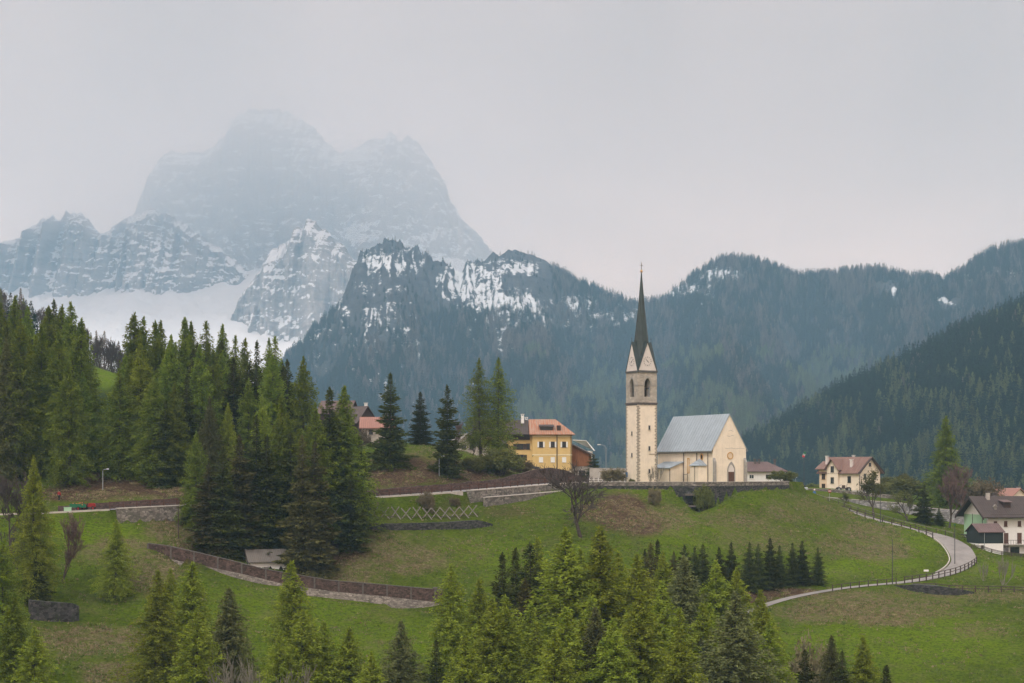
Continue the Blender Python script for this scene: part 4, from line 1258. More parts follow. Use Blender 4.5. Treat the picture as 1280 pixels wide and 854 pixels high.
M = {}
M['cream'] = mat_plain('cream render', (.8, .695, .555), .09, .7, .9, .15, streak=.22)
M['cream2'] = mat_plain('peach render', (.68, .53, .37), .08, .7, .9, .15, streak=.15)
M['belfry'] = mat_stone('belfry ashlar', (.46, .41, .345), .35, 1.6, (1, 1, 1.7), .16)
M['quoin'] = mat_plain('quoin stone', (.33, .29, .235), .25, 2.5, .9, .3)
M['gablewhite'] = mat_plain('pale pinkish plaster', (.66, .605, .56), .07, .8, .9, .1, streak=.2)
M['darkstone'] = mat_plain('dark moulding', (.12, .105, .095), .3, 2.5, .9, .3)
M['spire'] = mat_roof('spire copper sheet', (.045, .062, .06), 0, .45, None, .0, .5, .2)
M['slateblue'] = mat_roof('blue grey sheet roof', (.34, .395, .44), 1, .95, None, .15, .42, .1)
M['slateblue_x'] = mat_roof('blue grey sheet roof across', (.34, .395, .44), 0, .62, None, .15, .42, .1)
M['black'] = mat_plain('black paint', (.015, .014, .014), .2, 4, .6)
M['darkglass'] = (lambda g: g.bsdf((.02, .022, .026), .12, spec=.6))(N('window glass'))
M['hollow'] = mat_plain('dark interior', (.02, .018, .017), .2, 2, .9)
M['bronze'] = mat_plain('bronze', (.1, .08, .05), .3, 4, .5, metal=.6)
M['gold'] = mat_plain('gilt copper', (.55, .32, .12), .2, 4, .4, metal=.7)
M['door'] = mat_plain('brown door boards', (.11, .055, .038), .3, 5, .7, .4)
M['pipe'] = mat_plain('brown downpipe', (.07, .055, .05), .2, 3, .6)
M['buttress'] = mat_plain('grey buttress stone', (.34, .32, .29), .2, 2, .9, .4, streak=.3)
M['ochre'] = mat_plain('warm ochre reveal', (.52, .30, .1), .1, 2, .9)
M['yellow'] = mat_plain('yellow render', (.66, .47, .2), .07, .8, .9, .1, streak=.12)
M['yellowtrim'] = mat_plain('pale yellow trim', (.78, .68, .46), .06, 1, .9, .1)
M['rust'] = mat_roof('rusting sheet roof', (.4, .27, .2), 0, .55, (.33, .11, .045), 0., .7, .15)
M['brownroof'] = mat_roof('brown sheet roof', (.062, .045, .04), 0, .5, None, 0., .7, .15)
M['brownroof_y'] = mat_roof('brown sheet roof along', (.1, .075, .07), 1, .5, None, 0., .7, .15)
M['redroof'] = mat_roof('worn reddish sheet roof', (.24, .15, .12), 1, .55, (.16, .08, .06), 0., .7, .18)
M['redroof_x'] = mat_roof('worn reddish sheet roof across', (.24, .15, .12), 0, .55, (.16, .08, .06), 0., .7, .18)
M['pinkroof'] = mat_roof('faded pink sheet roof', (.34, .17, .13), 0, .5, (.26, .13, .1), 0., .7, .12)
M['maroonroof'] = mat_roof('dull maroon roof', (.13, .085, .08), 0, .5, None, 0., .7, .15)
M['timber'] = (lambda g: g.bsdf(g.ramp(g.noise(g.obj(), 1.2, 5, .6, stretch=(9, 9, .5)), [(.3, (.13, .05, .024)), (.7, (.3, .13, .06))]), .8))(N('orange brown boards'))
M['darktimber'] = (lambda g: g.bsdf(g.ramp(g.noise(g.obj(), 1.2, 5, .6, stretch=(9, 9, .5)), [(.3, (.03, .02, .017)), (.7, (.075, .05, .04))]), .8))(N('dark brown boards'))
M['greytimber'] = (lambda g: g.bsdf(g.ramp(g.noise(g.obj(), 1.2, 5, .6, stretch=(6, 6, .6)), [(.3, (.13, .115, .1)), (.7, (.32, .29, .26))]), .85))(N('weathered grey timber'))
M['white'] = mat_plain('white render', (.74, .73, .70), .06, .8, .9, .1, streak=.15)
M['whitepaint'] = mat_plain('white paint', (.78, .77, .74), .06, 2, .6, .1)
M['green'] = mat_plain('pale green render', (.35, .55, .36), .06, 1, .9)
M['shed'] = mat_plain('blackish green boards', (.02, .028, .027), .25, 3, .7, .3)
M['rail'] = mat_plain('rusty railing', (.09, .045, .033), .3, 3, .8)
M['wood'] = mat_plain('fence wood', (.075, .056, .045), .3, 3, .9, .4)
M['steel'] = mat_plain('galvanised steel', (.32, .34, .34), .12, 3, .5, .1, metal=.4)
M['darksteel'] = mat_plain('dark steel pole', (.06, .06, .06), .15, 3, .6)
M['concrete'] = mat_plain('pale concrete', (.46, .42, .38), .16, 1.2, .9, .3, streak=.35)
M['stone_dark'] = mat_stone('dark rubble stone', (.062, .058, .058), .7, 2.4, (1, 1, 1.8), .7, .4)
M['stone_brown'] = mat_stone('reddish brown rubble', (.10, .066, .055), .55, 3.0, (1, 1, 1.5), .5)
M['stone_grey'] = mat_stone('grey rubble stone', (.23, .205, .18), .7, 2.2, (1, 1, 1.5), .5, .25)
M['stone_pale'] = mat_stone('pale rubble stone', (.3, .29, .29), .7, 1.8, (1, 1, 1.5), .4)
M['stone_white'] = mat_stone('whitish block stone', (.3, .265, .235), .7, 2.4, (1, 1, 1.8), .45)
M['shingle'] = mat_roof('weathered shingle roof', (.2, .18, .16), 0, .3, (.14, .125, .11), 0., .9, .2)
M['red'] = mat_plain('red paint', (.24, .012, .01), .12, 3, .5)
M['greenpaint'] = mat_plain('green paint', (.015, .12, .055), .12, 3, .5)
M['tyre'] = mat_plain('tyre rubber', (.02, .02, .02), .2, 5, .9)
M['logs'] = mat_plain('orange cut logs', (.5, .22, .07), .4, 4, .9)
M['blue'] = mat_plain('blue paint', (.05, .14, .3), .1, 3, .5)
M['flag'] = (lambda g: g.bsdf(g.ramp(g.n('SeparateXYZ', {0: g.obj()}).outputs[0], [(0, (.02, .22, .08)), (.334, (.75, .75, .72)), (.667, (.5, .02, .03))], 'CONSTANT'), .8))(N('tricolour cloth'))
M['silver'] = mat_plain('silver car paint', (.45, .48, .52), .05, 1, .3, .05, metal=.4)

def gable_roof(mb, x0, x1, y0, y1, he, hr, axis='x', oh=.5, th=.16, gab=.5):
    """ridge runs along axis; eaves oh out, gable ends gab out"""
    if axis == 'x':
        m_ = (y0+y1)/2; sl = (hr-he)/((y1-y0)/2); d = oh*sl
        mb.slab([(x0-gab, y0-oh, he-d+th), (x1+gab, y0-oh, he-d+th), (x1+gab, m_, hr+th), (x0-gab, m_, hr+th)], th)
        mb.slab([(x0-gab, m_, hr+th), (x1+gab, m_, hr+th), (x1+gab, y1+oh, he-d+th), (x0-gab, y1+oh, he-d+th)], th)
    else:
        m_ = (x0+x1)/2; sl = (hr-he)/((x1-x0)/2); d = oh*sl
        mb.slab([(x0-oh, y0-gab, he-d+th), (m_, y0-gab, hr+th), (m_, y1+gab, hr+th), (x0-oh, y1+gab, he-d+th)], th)
        mb.slab([(m_, y0-gab, hr+th), (x1+oh, y0-gab, he-d+th), (x1+oh, y1+gab, he-d+th), (m_, y1+gab, hr+th)], th)
    return mb
def hip_roof(mb, x0, x1, y0, y1, he, hr, oh=.5, th=.16, left=True, right=True, ins=None):
    """ridge along x, hipped at the chosen ends"""
    m_ = (y0+y1)/2; ins = ins or (y1-y0)/2; sl = (hr-he)/((y1-y0)/2); z0 = he-oh*sl+th; z1 = hr+th
    xa, xb = (x0+ins if left else x0-oh), (x1-ins if right else x1+oh)
    A, B_, C_, D_ = (x0-oh, y0-oh, z0), (x1+oh, y0-oh, z0), (x1+oh, y1+oh, z0), (x0-oh, y1+oh, z0)
    Ra, Rb = (xa, m_, z1), (xb, m_, z1)
    mb.slab([A, B_, Rb, Ra], th); mb.slab([Ra, Rb, C_, D_], th)
    if left: mb.slab([A, Ra, D_], th)
    if right: mb.slab([B_, C_, Rb], th)
    return mb
def gable_walls(mb, x0, x1, y0, y1, z0, he, hr, axis='x'):
    if axis == 'x': mb.prism([(y0, z0), (y1, z0), (y1, he), ((y0+y1)/2, hr), (y0, he)], x0, x1, 'x')
    else: mb.prism([(x0, z0), (x1, z0), (x1, he), ((x0+x1)/2, hr), (x0, he)], y0, y1, 'y')
    return mb
FACE = {'front': lambda a, d, off: (a, off-d), 'left': lambda a, d, off: (off-d, a), 'right': lambda a, d, off: (off+d, a), 'back': lambda a, d, off: (a, off+d)}
def fbox(mb, face, off, a0, a1, d0, d1, z0, z1):
    xs = sorted([FACE[face](a0, d0, off), FACE[face](a1, d1, off)])
    x0, x1 = sorted((FACE[face](a0, d0, off)[0], FACE[face](a1, d1, off)[0])); y0, y1 = sorted((FACE[face](a0, d0, off)[1], FACE[face](a1, d1, off)[1]))
    return mb.box(x0, x1, y0, y1, z0, z1)
def window(parent, face, off, a, z, w_=.9, h_=1.3, frame='whitepaint', glass='darkglass', shutters=None, closed=False, sill=True, name='window', bars=True):
    m = MB(); t = .09
    fbox(m, face, off, a-w_/2-t, a-w_/2, -.05, .07, z, z+h_); fbox(m, face, off, a+w_/2, a+w_/2+t, -.05, .07, z, z+h_)
    fbox(m, face, off, a-w_/2-t, a+w_/2+t, -.05, .07, z+h_, z+h_+t)
    if sill: fbox(m, face, off, a-w_/2-t*1.6, a+w_/2+t*1.6, -.05, .14, z-t, z)
    else: fbox(m, face, off, a-w_/2-t, a+w_/2+t, -.05, .07, z-t, z)
    if bars: fbox(m, face, off, a-.03, a+.03, .025, .05, z, z+h_)
    o = m.build(name, M[frame], parent)
    if closed:
        fbox(MB(), face, off, 0, 0, 0, 0, 0, 0)
        s_ = MB(); fbox(s_, face, off, a-w_/2, a-.01, -.05, .06, z, z+h_); fbox(s_, face, off, a+.01, a+w_/2, -.05, .06, z, z+h_)
        s_.build('shutter', M[shutters or 'whitepaint'], o)
    else:
        s_ = MB(); fbox(s_, face, off, a-w_/2, a+w_/2, -.05, .02, z, z+h_); s_.build('pane', M[glass], o)
        if shutters:
            for sg in (-1, 1):
                s_ = MB(); a0, a1 = sorted((a+sg*(w_/2+t+.02), a+sg*(w_/2+t+.02+w_*.5))); fbox(s_, face, off, a0, a1, -.02, .09, z-.05, z+h_+.05)
                s_.build('shutter', M[shutters], o)
    return o
def chimney(parent, x, y, z0, z1, s_=.35, cap='whitepaint', mat='whitepaint'):
    o = MB().box(x-s_, x+s_, y-s_, y+s_, z0, z1).build('chimney', M[mat], parent)
    m = MB(); m.box(x-s_-.12, x+s_+.12, y-s_-.12, y+s_+.12, z1+.28, z1+.4)
    for a in (-1, 1):
        for b_ in (-1, 1): m.box(x+a*s_*.75-.07, x+a*s_*.75+.07, y+b_*s_*.75-.07, y+b_*s_*.75+.07, z1, z1+.28)
    m.build('chimney_cap', M[cap], o)
    return o

# ============================================================ CHURCH
TH = math.radians(28)
def arch(w_, z0, zs, n=6, k=1.15):
    """pointed arch outline from left springing over the apex to right springing"""
    pts = [(-w_/2, z0), (-w_/2, zs)]
    Rr = w_*k
    cxr = -w_/2 + Rr
    th1 = math.acos((Rr-w_/2)/Rr)
    for i in range(1, n+1):
        t = th1*i/n; pts.append((cxr - Rr*math.cos(t), zs + Rr*math.sin(t)))
    r = [(-a, b_) for a, b_ in pts[::-1]][1:]
    return pts + r

s_t = 4.6
tw_o = P(797.5, 332.5, Z=PLAT_Z)
tower = empty('bell_tower', tw_o, TH)
tag(tower, 'tall square cream bell tower with four pale clock gables and dark pointed spire', 'bell tower')
hC, hB, hP, hT = 16.4, 22.9, 29.0, 43.6
MB().box(0, s_t, 0, s_t, -1, hC-.25).build('shaft', M['cream'], tower)
rr = random.Random(4)
for (cx_, cy_) in ((0, 0), (s_t, 0), (0, s_t)):
    z = 0; m = MB()
    while z < hC-.7:
        L1, L2 = (.52, .3) if int(z/.36) % 2 else (.3, .52)
        x0, x1 = (cx_-.035, cx_+L1) if cx_ == 0 else (cx_-L1, cx_+.035)
        y0, y1 = (cy_-.035, cy_+L2) if cy_ == 0 else (cy_-L2, cy_+.035)
        m.box(x0, x1, y0, y1, z, z+.3); z += .36
    m.build('quoins', M['quoin'], tower)
def ring(mb, o_, z0, z1): return mb.box(-o_, s_t+o_, -o_, s_t+o_, z0, z1)
m = MB(); ring(m, .16, hC-.12, hC+.12); ring(m, .09, hC-.24, hC-.121)
for k in range(14):
    a = (k+.5)*s_t/14
    m.box(a-.07, a+.07, -.14, -.01, hC-.45, hC-.241); m.box(-.14, -.01, a-.07, a+.07, hC-.45, hC-.241)
m.build('cornice', M['darkstone'], tower)
# belfry with pointed openings on all four sides
ow, oz0, ozs = 1.5, hC+1.3, hC+3.7
def belfry_face(mb, axis, d0, d1):
    a0, a1 = (0, s_t) if axis == 'y' else (.5, s_t-.5)
    c_ = s_t/2
    mb.prism([(a0, hC+.12), (a1, hC+.12), (a1, oz0), (a0, oz0)], d0, d1, axis)
    mb.prism([(a0, oz0), (c_-ow/2, oz0), (c_-ow/2, ozs), (a0, ozs)], d0, d1, axis)
    mb.prism([(c_+ow/2, oz0), (a1, oz0), (a1, ozs), (c_+ow/2, ozs)], d0, d1, axis)
    ar = arch(ow, ozs, ozs)[1:-1]
    top_ = hB-.1
    L = [(a0, ozs), (a0, top_), (c_, top_)] + [(c_+a, b_) for a, b_ in ar[:len(ar)//2+1][::-1]]
    mb.prism(L, d0, d1, axis)
    Rr_ = [(a1, ozs), (a1, top_), (c_, top_)] + [(c_+a, b_) for a, b_ in ar[len(ar)//2:]]
    mb.prism(Rr_, d0, d1, axis)
m = MB(); belfry_face(m, 'y', 0, .5); belfry_face(m, 'y', s_t-.5, s_t); belfry_face(m, 'x', 0, .5); belfry_face(m, 'x', s_t-.5, s_t)
m.build('belfry', M['belfry'], tower)
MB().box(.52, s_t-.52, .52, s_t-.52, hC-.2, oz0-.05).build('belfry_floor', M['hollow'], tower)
m = MB()      # string course and hood mouldings
for axis in ('y', 'x'):
    for d0, d1 in ((-.1, -.004), (s_t+.004, s_t+.1)):
        for a0, a1 in ((-.1, s_t/2-ow/2-.02), (s_t/2+ow/2+.02, s_t+.1)):
            m.prism([(a0, ozs-.12), (a1, ozs-.12), (a1, ozs+.06), (a0, ozs+.06)], d0, d1, axis)
        o_ = [(s_t/2+a, b_) for a, b_ in arch(ow+.5, ozs+.061, ozs+.061)]; i_ = [(s_t/2+a, b_) for a, b_ in arch(ow+.02, ozs+.061, ozs+.061)]
        for k in range(len(o_)-1): m.prism([o_[k], o_[k+1], i_[k+1], i_[k]], d0+.02, d1-.001, axis)
m.build('string_course', M['buttress'], tower)
bell = MB().lathe([(.02, 1.0), (.16, .98), (.3, .85), (.36, .5), (.45, .2), (.6, 0), (.55, 0), (.38, .25), (.0, .9)], (s_t/2, s_t/2, oz0+.75), 14).build('bell', M['bronze'], tower)
MB().box(.6, s_t-.6, s_t/2-.12, s_t/2+.12, oz0+1.76, oz0+2.0).box(s_t/2-.9, s_t/2-.75, s_t/2-.3, s_t/2+.3, oz0-.04, oz0+1.75).box(s_t/2+.75, s_t/2+.9, s_t/2-.3, s_t/2+.3, oz0-.04, oz0+1.75).build('bell_frame', M['darktimber'], tower)
m = MB(); ring(m, .12, hB-.1, hB+.1); m.build('upper_cornice', M['darkstone'], tower)
# four gables with dials
zb = hB+.1
c_ = s_t/2
MB().prism([(0, zb), (s_t, zb), (c_, hP)], 0, .3, 'y').prism([(0, zb), (s_t, zb), (c_, hP)], s_t-.3, s_t, 'y').build('gable_wall', M['gablewhite'], tower)
MB().prism([(.301, zb+.02), (s_t-.301, zb+.02), (c_, hP-.5)], 0, .3, 'x').prism([(.301, zb+.02), (s_t-.301, zb+.02), (c_, hP-.5)], s_t-.3, s_t, 'x').prism([(0, zb), (s_t, zb), (c_, hP)], -.02, .0, 'x').build('gable_wall', M['gablewhite'], tower)
m = MB()   # gable roofs running back into the spire
for sg in (0, 1):
    for (A0, A1) in (((-.16), c_), (c_, s_t+.16)):
        pass
sl = (hP-zb)/c_
for ax_ in ('y', 'x'):
    for side in (0, 1):
        e_ = -.16 if side == 0 else s_t+.16
        lo = (e_, zb-.16*sl+.12); hi = (c_, hP+.12)
        pts = [lo, hi, (c_, hP-.1), (e_+(.1 if side == 0 else -.1), zb-.16*sl+.12)]
        m.prism(pts, -.14, c_, ax_); m.prism(pts, c_, s_t+.14, ax_)
m.build('gable_roof', M['spire'], tower)
m = MB()
n8 = 8; r0 = 2.35
prof = [(r0, zb-.0), (1.42/math.cos(math.pi/8), hP+.0), (.72, 36.2), (.09, hT)]
v = []; f = []
for r_, z in prof:
    for k in range(8):
        a = math.pi/8 + k*math.pi/4; v.append((c_+r_*math.cos(a), c_+r_*math.sin(a), z))
for i in range(3):
    for k in range(8): f.append((i*8+k, i*8+(k+1) % 8, i*8+8+(k+1) % 8, i*8+8+k))
f += [tuple(range(7, -1, -1)), tuple(range(24, 32))]
m.add(v, f)
m.build('spire', M['spire'], tower)
m = MB().lathe([(.0, 0), (.2, .04), (.3, .22), (.26, .42), (.1, .56), (.05, .6), (.0, .6)], (c_, c_, hT-.1), 12)
m.build('gilt_ball', M['gold'], tower)
MB().box(c_-.045, c_+.045, c_-.045, c_+.045, hT+.45, hT+2.0).box(c_-.42, c_+.42, c_-.04, c_+.04, hT+1.35, hT+1.43).build('cross', M['darksteel'], tower)
for (x, y) in ((c_, -.05), (-.05, c_), (s_t+.05, c_)):
    MB().tube((x, y, hP+.1), (x, y, hP+1.1), .05, .03, 6).lathe([(0, 0), (.13, .12), (0, .26)], (x, y, hP+.6), 8).build('finial', M['darksteel'], tower)
def clock(face, off):
    hz = 25.0; r_ = 1.02
    def pt(a, d, z): return FACE[face](a, d, off) + (z,)
    m = MB(); n = 28
    v = []; 
    for d in (.0, .035):
        for k in range(n): v.append(pt(c_+r_*math.cos(6.2832*k/n), d+.004, hz+r_*math.sin(6.2832*k/n)))
    m.add(v, [tuple(range(n, 2*n))] + [(k, (k+1) % n, n+(k+1) % n, n+k) for k in range(n)])
    dial = m.build('clock_face', M['gablewhite'], tower)
    m = MB()
    def bar(a0, r0_, r1_, w_, d0, d1, w1=None):
        w1 = w_ if w1 is None else w1
        ca, sa = math.sin(a0), math.cos(a0); q = []
        for d in (d0, d1):
            for rr_, s_, ww in ((r0_, -1, w_), (r1_, -1, w1), (r1_, 1, w1), (r0_, 1, w_)):
                q.append(pt(c_+rr_*ca+s_*ww/2*sa, d, hz+rr_*sa-s_*ww/2*ca))
        return q, [(0,1,2,3),(7,6,5,4),(0,4,5,1),(1,5,6,2),(2,6,7,3),(3,7,4,0)]
    for k in range(12):
        a = k*math.pi/6
        for o_ in ((-.05, .05) if k % 3 else (-.09, 0, .09)): m.add(*bar(a+o_, .74, .96, .045, .042, .055))
    m.build('hour_marks', M['black'], dial)
    m = MB(); m.add(*bar(math.radians(316), -.2, .72, .15, .06, .08, .05)); m.build('minute_hand', M['black'], dial)
    m = MB(); m.add(*bar(math.radians(133), -.1, .42, .17, .085, .105, .07)); m.build('hour_hand', M['black'], dial)
clock('front', 0); clock('left', -.02)
for z in ((588-534)/F*335+2.0, (588-561)/F*335+2.2, (588-590)/F*335+2.3):
    window(tower, 'front', 0, 2.75, z, .32, .8, 'buttress', 'hollow', bars=False)
for z in ((588-542)/F*335+2.2, (588-569)/F*335+2.2):
    window(tower, 'left', 0, 2.3, z, .32, .7, 'buttress', 'hollow', bars=False)
MB().tube((s_t-1.9, -.06, 5.9), (s_t+.6, -.06, 5.9), .045, None, 6).build('lightning_cable', M['pipe'], tower)

nave_o = P(891, 330, Z=PLAT_Z)
church = empty('church', nave_o, TH)
tag(church, 'cream church nave with steep blue grey sheet roof beside the bell tower', 'church')
NW, NL, NE, NR = 8.3, 20.5, 7.1, 14.0
gable_walls(MB(), 0, NW, 0, NL, -1, NE, NR, 'y').build('wall', M['cream'], church)
m = MB(); gable_roof(m, 0, NW, 0.0, NL, NE, NR, 'y', .42, .14, .16)
rf = m.build('roof', M['slateblue'], church)
MB().box(-.52, -.38, -.1, NL+.1, NE-.98, NE-.84).build('gutter', M['pipe'], rf)
MB().box(-.06, -.003, .0, NL, NE-.62, NE-.42).build('eaves_moulding', M['ochre'], church)
for y, z0 in ((1.6, .2), (5.6, 3.6), (10.4, .2)):
    MB().tube((-.12, y, z0), (-.12, y, NE-.9), .075, None, 6).build('downpipe', M['pipe'], church)
# pointed doorway in the gable
m = MB()
dcx = 4.55
outl = [(dcx+a, b_) for a, b_ in arch(1.95, 0, 2.5)]; inl = [(dcx+a, b_) for a, b_ in arch(1.5, 0, 2.45)]
for k in range(len(outl)-1): m.prism([outl[k], outl[k+1], inl[k+1], inl[k]], -.1, -.003, 'y')
dr = m.build('door_surround', M['buttress'], church)
MB().prism([(dcx-.74, 2.25), (dcx+.74, 2.25)] + [(dcx+a, b_) for a, b_ in arch(1.48, 2.45, 2.45)][::-1], -.03, -.004, 'y').build('tympanum', M['gablewhite'], dr)
dd_ = MB().box(dcx-.72, dcx-.01, -.05, -.004, 0.02, 2.24).box(dcx+.01, dcx+.72, -.05, -.004, .02, 2.24).build('door', M['door'], church)
MB().box(dcx+.06, dcx+.1, -.09, -.051, 1.0, 1.2).build('handle', M['darksteel'], dd_)
# round window
def round_win(face, off, a, z, r_, ry=None, frame='ochre', fill='ochre', fr_w=.16):
    ry = ry or r_; n = 24; m = MB()
    def pt(aa, d, zz): return FACE[face](aa, d, off) + (zz,)
    v = []; fcs = []
    for k in range(n):
        c, s_ = math.cos(6.2832*k/n), math.sin(6.2832*k/n)
        for (q, d) in ((1, .0), (1, .09), (1-fr_w/r_, .09), (1-fr_w/r_, 0)): v.append(pt(a+r_*q*c, d, z+ry*q*s_))
    for k in range(n):
        j = (k+1) % n
        for i in range(4): fcs.append((k*4+i, j*4+i, j*4+(i+1) % 4, k*4+(i+1) % 4))
    o = m.add(v, fcs).build('round_window', M[frame], church)
    m = MB(); q = 1-fr_w/r_
    m.add([pt(a+r_*q*math.cos(6.2832*k/n), .02, z+ry*q*math.sin(6.2832*k/n)) for k in range(n)], [tuple(range(n))]); m.build('pane', M[fill], o)
round_win('front', 0, 4.3, 5.55, .75, frame='ochre', fill='cream2')
round_win('left', 0, 3.9, 5.3, .55, .75, 'ochre', 'hollow', .2)
# slender arched window in the side
m = MB(); fbox(m, 'left', 0, 8.35, 9.2, -.02, .07, 1.9, 5.1); wv_ = m.build('window', M['ochre'], church)
m = MB(); fbox(m, 'left', 0, 8.5, 8.95, .071, .09, 2.05, 4.9); m.build('pane', M['cream2'], wv_)
# stepped corner buttresses
for x0 in (-.02, NW-.62):
    m = MB(); m.box(x0+.02, x0+.62, -.42, -.003, -.5, 4.2); m.prism([(-.42, 4.2), (-.003, 4.2), (-.003, 5.1)], x0+.02, x0+.62, 'x'); m.box(x0+.0, x0+.64, -.46, -.002, 2.6, 2.72)
    m.build('buttress', M['buttress'], church)
# low annex near the tower: lean-to with its own blue roof
ax0, ay0, ay1 = -3.4, 10.6, 17.5
m = MB(); m.prism([(ax0, -1), (-.004, -1), (-.004, 4.2), (ax0, 3.0)], ay0, ay1, 'y'); an = m.build('annex', M['cream'], church)
MB().slab([(ax0-.35, ay0-.3, 3.04), (0-.005, ay0-.3, 4.42), (0-.005, ay1+.2, 4.42), (ax0-.35, ay1+.2, 3.04)], .12).build('annex_roof', M['slateblue'], an)
MB().tube((ax0-.08, ay0-.08, 0), (ax0-.08, ay0-.08, 2.9), .07, None, 6).build('downpipe', M['pipe'], an)
# small chapel projection with hipped roof
m = MB(); bx0, by0, by1 = -1.5, 2.3, 6.6
m.prism([(-.004, by0), (bx0, by0+.7), (bx0, by1-.7), (-.004, by1)], -1, 3.55, 'z'); ap = m.build('side_chapel', M['cream'], church)
zc = 3.56; apx = (-.004, (by0+by1)/2, 5.0)
pts = [(-.004, by0-.25, zc), (bx0-.25, by0+.5, zc), (bx0-.25, by1-.5, zc), (-.004, by1+.25, zc)]
m = MB(); m.add(pts+[apx]+[(p_[0], p_[1], zc-.1) for p_ in pts], [(0, 1, 4), (1, 2, 4), (2, 3, 4), (0, 5, 6, 1), (1, 6, 7, 2), (2, 7, 8, 3), (8, 7, 6, 5)])
m.build('chapel_roof', M['slateblue_x'], ap)
MB().tube((bx0-.08, by0+1.9, 0), (bx0-.08, by0+1.9, 3.4), .05, None, 6).build('downpipe', M['pipe'], ap)
MB().box(-.7, -.6, 8.2, 8.3, 0, 2).box(-.7, -.6, 9.6, 9.7, 0, 2).box(-.7, -.6, 8.2, 9.7, 1.6, 1.7).build('notice_frame', M['pipe'], church)
# old cracks in the gable plaster
def crack(pts, w_=.05):
    m = MB()
    for a, b_ in zip(pts[:-1], pts[1:]):
        m.prism([(a[0], a[1]), (b_[0], b_[1]), (b_[0], b_[1]+w_), (a[0], a[1]+w_*.7)], -.012, -.002, 'y')
    m.build('plaster_crack', M['buttress'], church)
crack([(3.0, 7.05), (3.7, 6.95), (4.6, 7.1), (5.6, 6.95), (6.9, 7.05), (7.9, 6.95)], .07)
crack([(3.4, 9.6), (4.1, 9.45), (4.9, 9.65), (5.3, 9.6)], .08)
crack([(3.9, 10.6), (4.6, 10.7), (5.1, 10.5)], .06)

# terrace wall: dark stone face following the plateau edge, lighter parapet
TOPP = [(x, y) for x, y in zip(PLATW[:, 0], PLATW[:, 1])]
def wall_along(name, pts, htop, hbot, th, mat, cope=None, cope_mat=None, label='', cat='wall', off=0., parent=None):
    """pts (x,y); htop/hbot lists or functions of arclength index -> z ; solid wall"""
    m = MB(); n = len(pts); A = np.array(pts, float)
    T = np.gradient(A, axis=0); T /= np.linalg.norm(T, axis=1)[:, None]; Nn = np.c_[-T[:, 1], T[:, 0]]
    v = []
    for i in range(n):
        a = A[i] + Nn[i]*off; b_ = A[i] + Nn[i]*(off+th)
        v += [(a[0], a[1], hbot[i]), (a[0], a[1], htop[i]), (b_[0], b_[1], htop[i]), (b_[0], b_[1], hbot[i])]
    f = []
    for i in range(n-1):
        for k in range(4): f.append((i*4+k, i*4+(k+1) % 4, i*4+4+(k+1) % 4, i*4+4+k))
    f += [(0, 1, 2, 3), (n*4-1, n*4-2, n*4-3, n*4-4)]
    root = m.add(v, f).build(name, mat, parent)
    if parent is None: tag(root, label, cat)
    if cope:
        m = MB(); v = []
        for i in range(n):
            a = A[i] + Nn[i]*(off-.06); b_ = A[i] + Nn[i]*(off+th+.06)
            v += [(a[0], a[1], htop[i]+.003), (a[0], a[1], htop[i]+cope), (b_[0], b_[1], htop[i]+cope), (b_[0], b_[1], htop[i]+.003)]
        m.add(v, f).build('coping', cope_mat or mat, root)
    return root
def px_line(pts, step=1.5):
    """(px, Y, ztop) control -> sampled xy and z"""
    v = np.array([((a-640)/F*Y, Y, z) for a, Y, z in pts], float)
    d = np.r_[0, np.cumsum(np.linalg.norm(np.diff(v[:, :2], axis=0), axis=1))]
    t = np.linspace(0, d[-1], max(2, int(d[-1]/step)))
    q = np.stack([np.interp(t, d, v[:, k]) for k in range(3)], 1)
    return q
zpy = lambda py, Y: (HY-py)/F*Y
q = px_line([(a, Y, PLAT_Z-.55) for a, Y in [(735, 320.5)] + PLAT[1:-1]], 1.2)
terr = wall_along('terrace_wall', q[:, :2], q[:, 2], q[:, 2]*0-12, .9, M['stone_dark'], label='dark rubble retaining wall below the church, deepest in the middle', off=-.35)
wall_along('parapet', q[:, :2], q[:, 2]+.75, q[:, 2]+.003, .55, M['stone_grey'], .09, M['concrete'], off=-.3, parent=terr)
cb_ = P(863, 318.2, Z=-7.2)
MB().box(cb_.x-1.0, cb_.x+1.0, cb_.y-.6, cb_.y+2, -7.2, -6.9).box(cb_.x-.9, cb_.x+.9, cb_.y-.3, cb_.y+2, -5.0, -4.6).build('spout_niche', M['darkstone'], terr)

# ============================================================ HOUSES
# --- yellow house
yo = P(665.5, 385, Z=-1.6)
h1 = empty('yellow_house', yo, math.radians(2))
tag(h1, 'yellow rendered house with rust streaked sheet roof and white shutters', 'house')
E, Rg = 10.55, 13.7
MB().box(0, 9.4, 0, 9, -2, E).build('wall', M['yellow'], h1)
MB().box(-14, -.003, .6, 9, -2, E-.1).build('wing_wall', M['yellow'], h1)
MB().box(-6, -.6, .2, .597, E-1.7, E-.15).build('loggia', M['darktimber'], h1)
m = MB(); hip_roof(m, 0, 9.4, 0, 9, E, Rg, .75, .16, left=False, right=True, ins=3.6)
rf = m.build('roof', M['rust'], h1)
m = MB(); gable_roof(m, -14, -1.0, -.4, 9.4, E-.15, Rg-.12, 'x', .6, .16, .1); m.build('wing_roof', M['brownroof'], h1)
dm = MB().box(1.9, 4.9, .6, 4, E+.3, E+1.45).build('dormer', M['darktimber'], rf); MB().slab([(1.6, .2, E+1.5), (5.2, .2, E+1.5), (5.2, 4, E+2.3), (1.6, 4, E+2.3)], .12).build('dormer_roof', M['brownroof'], rf)
MB().box(5.9, 6.8, .5, 3, E+.3, E+1.75).build('dormer', M['darktimber'], rf)
MB().box(2.1, 4.7, .57, .599, E+.65, E+1.3).build('dormer_window', M['darkglass'], rf)
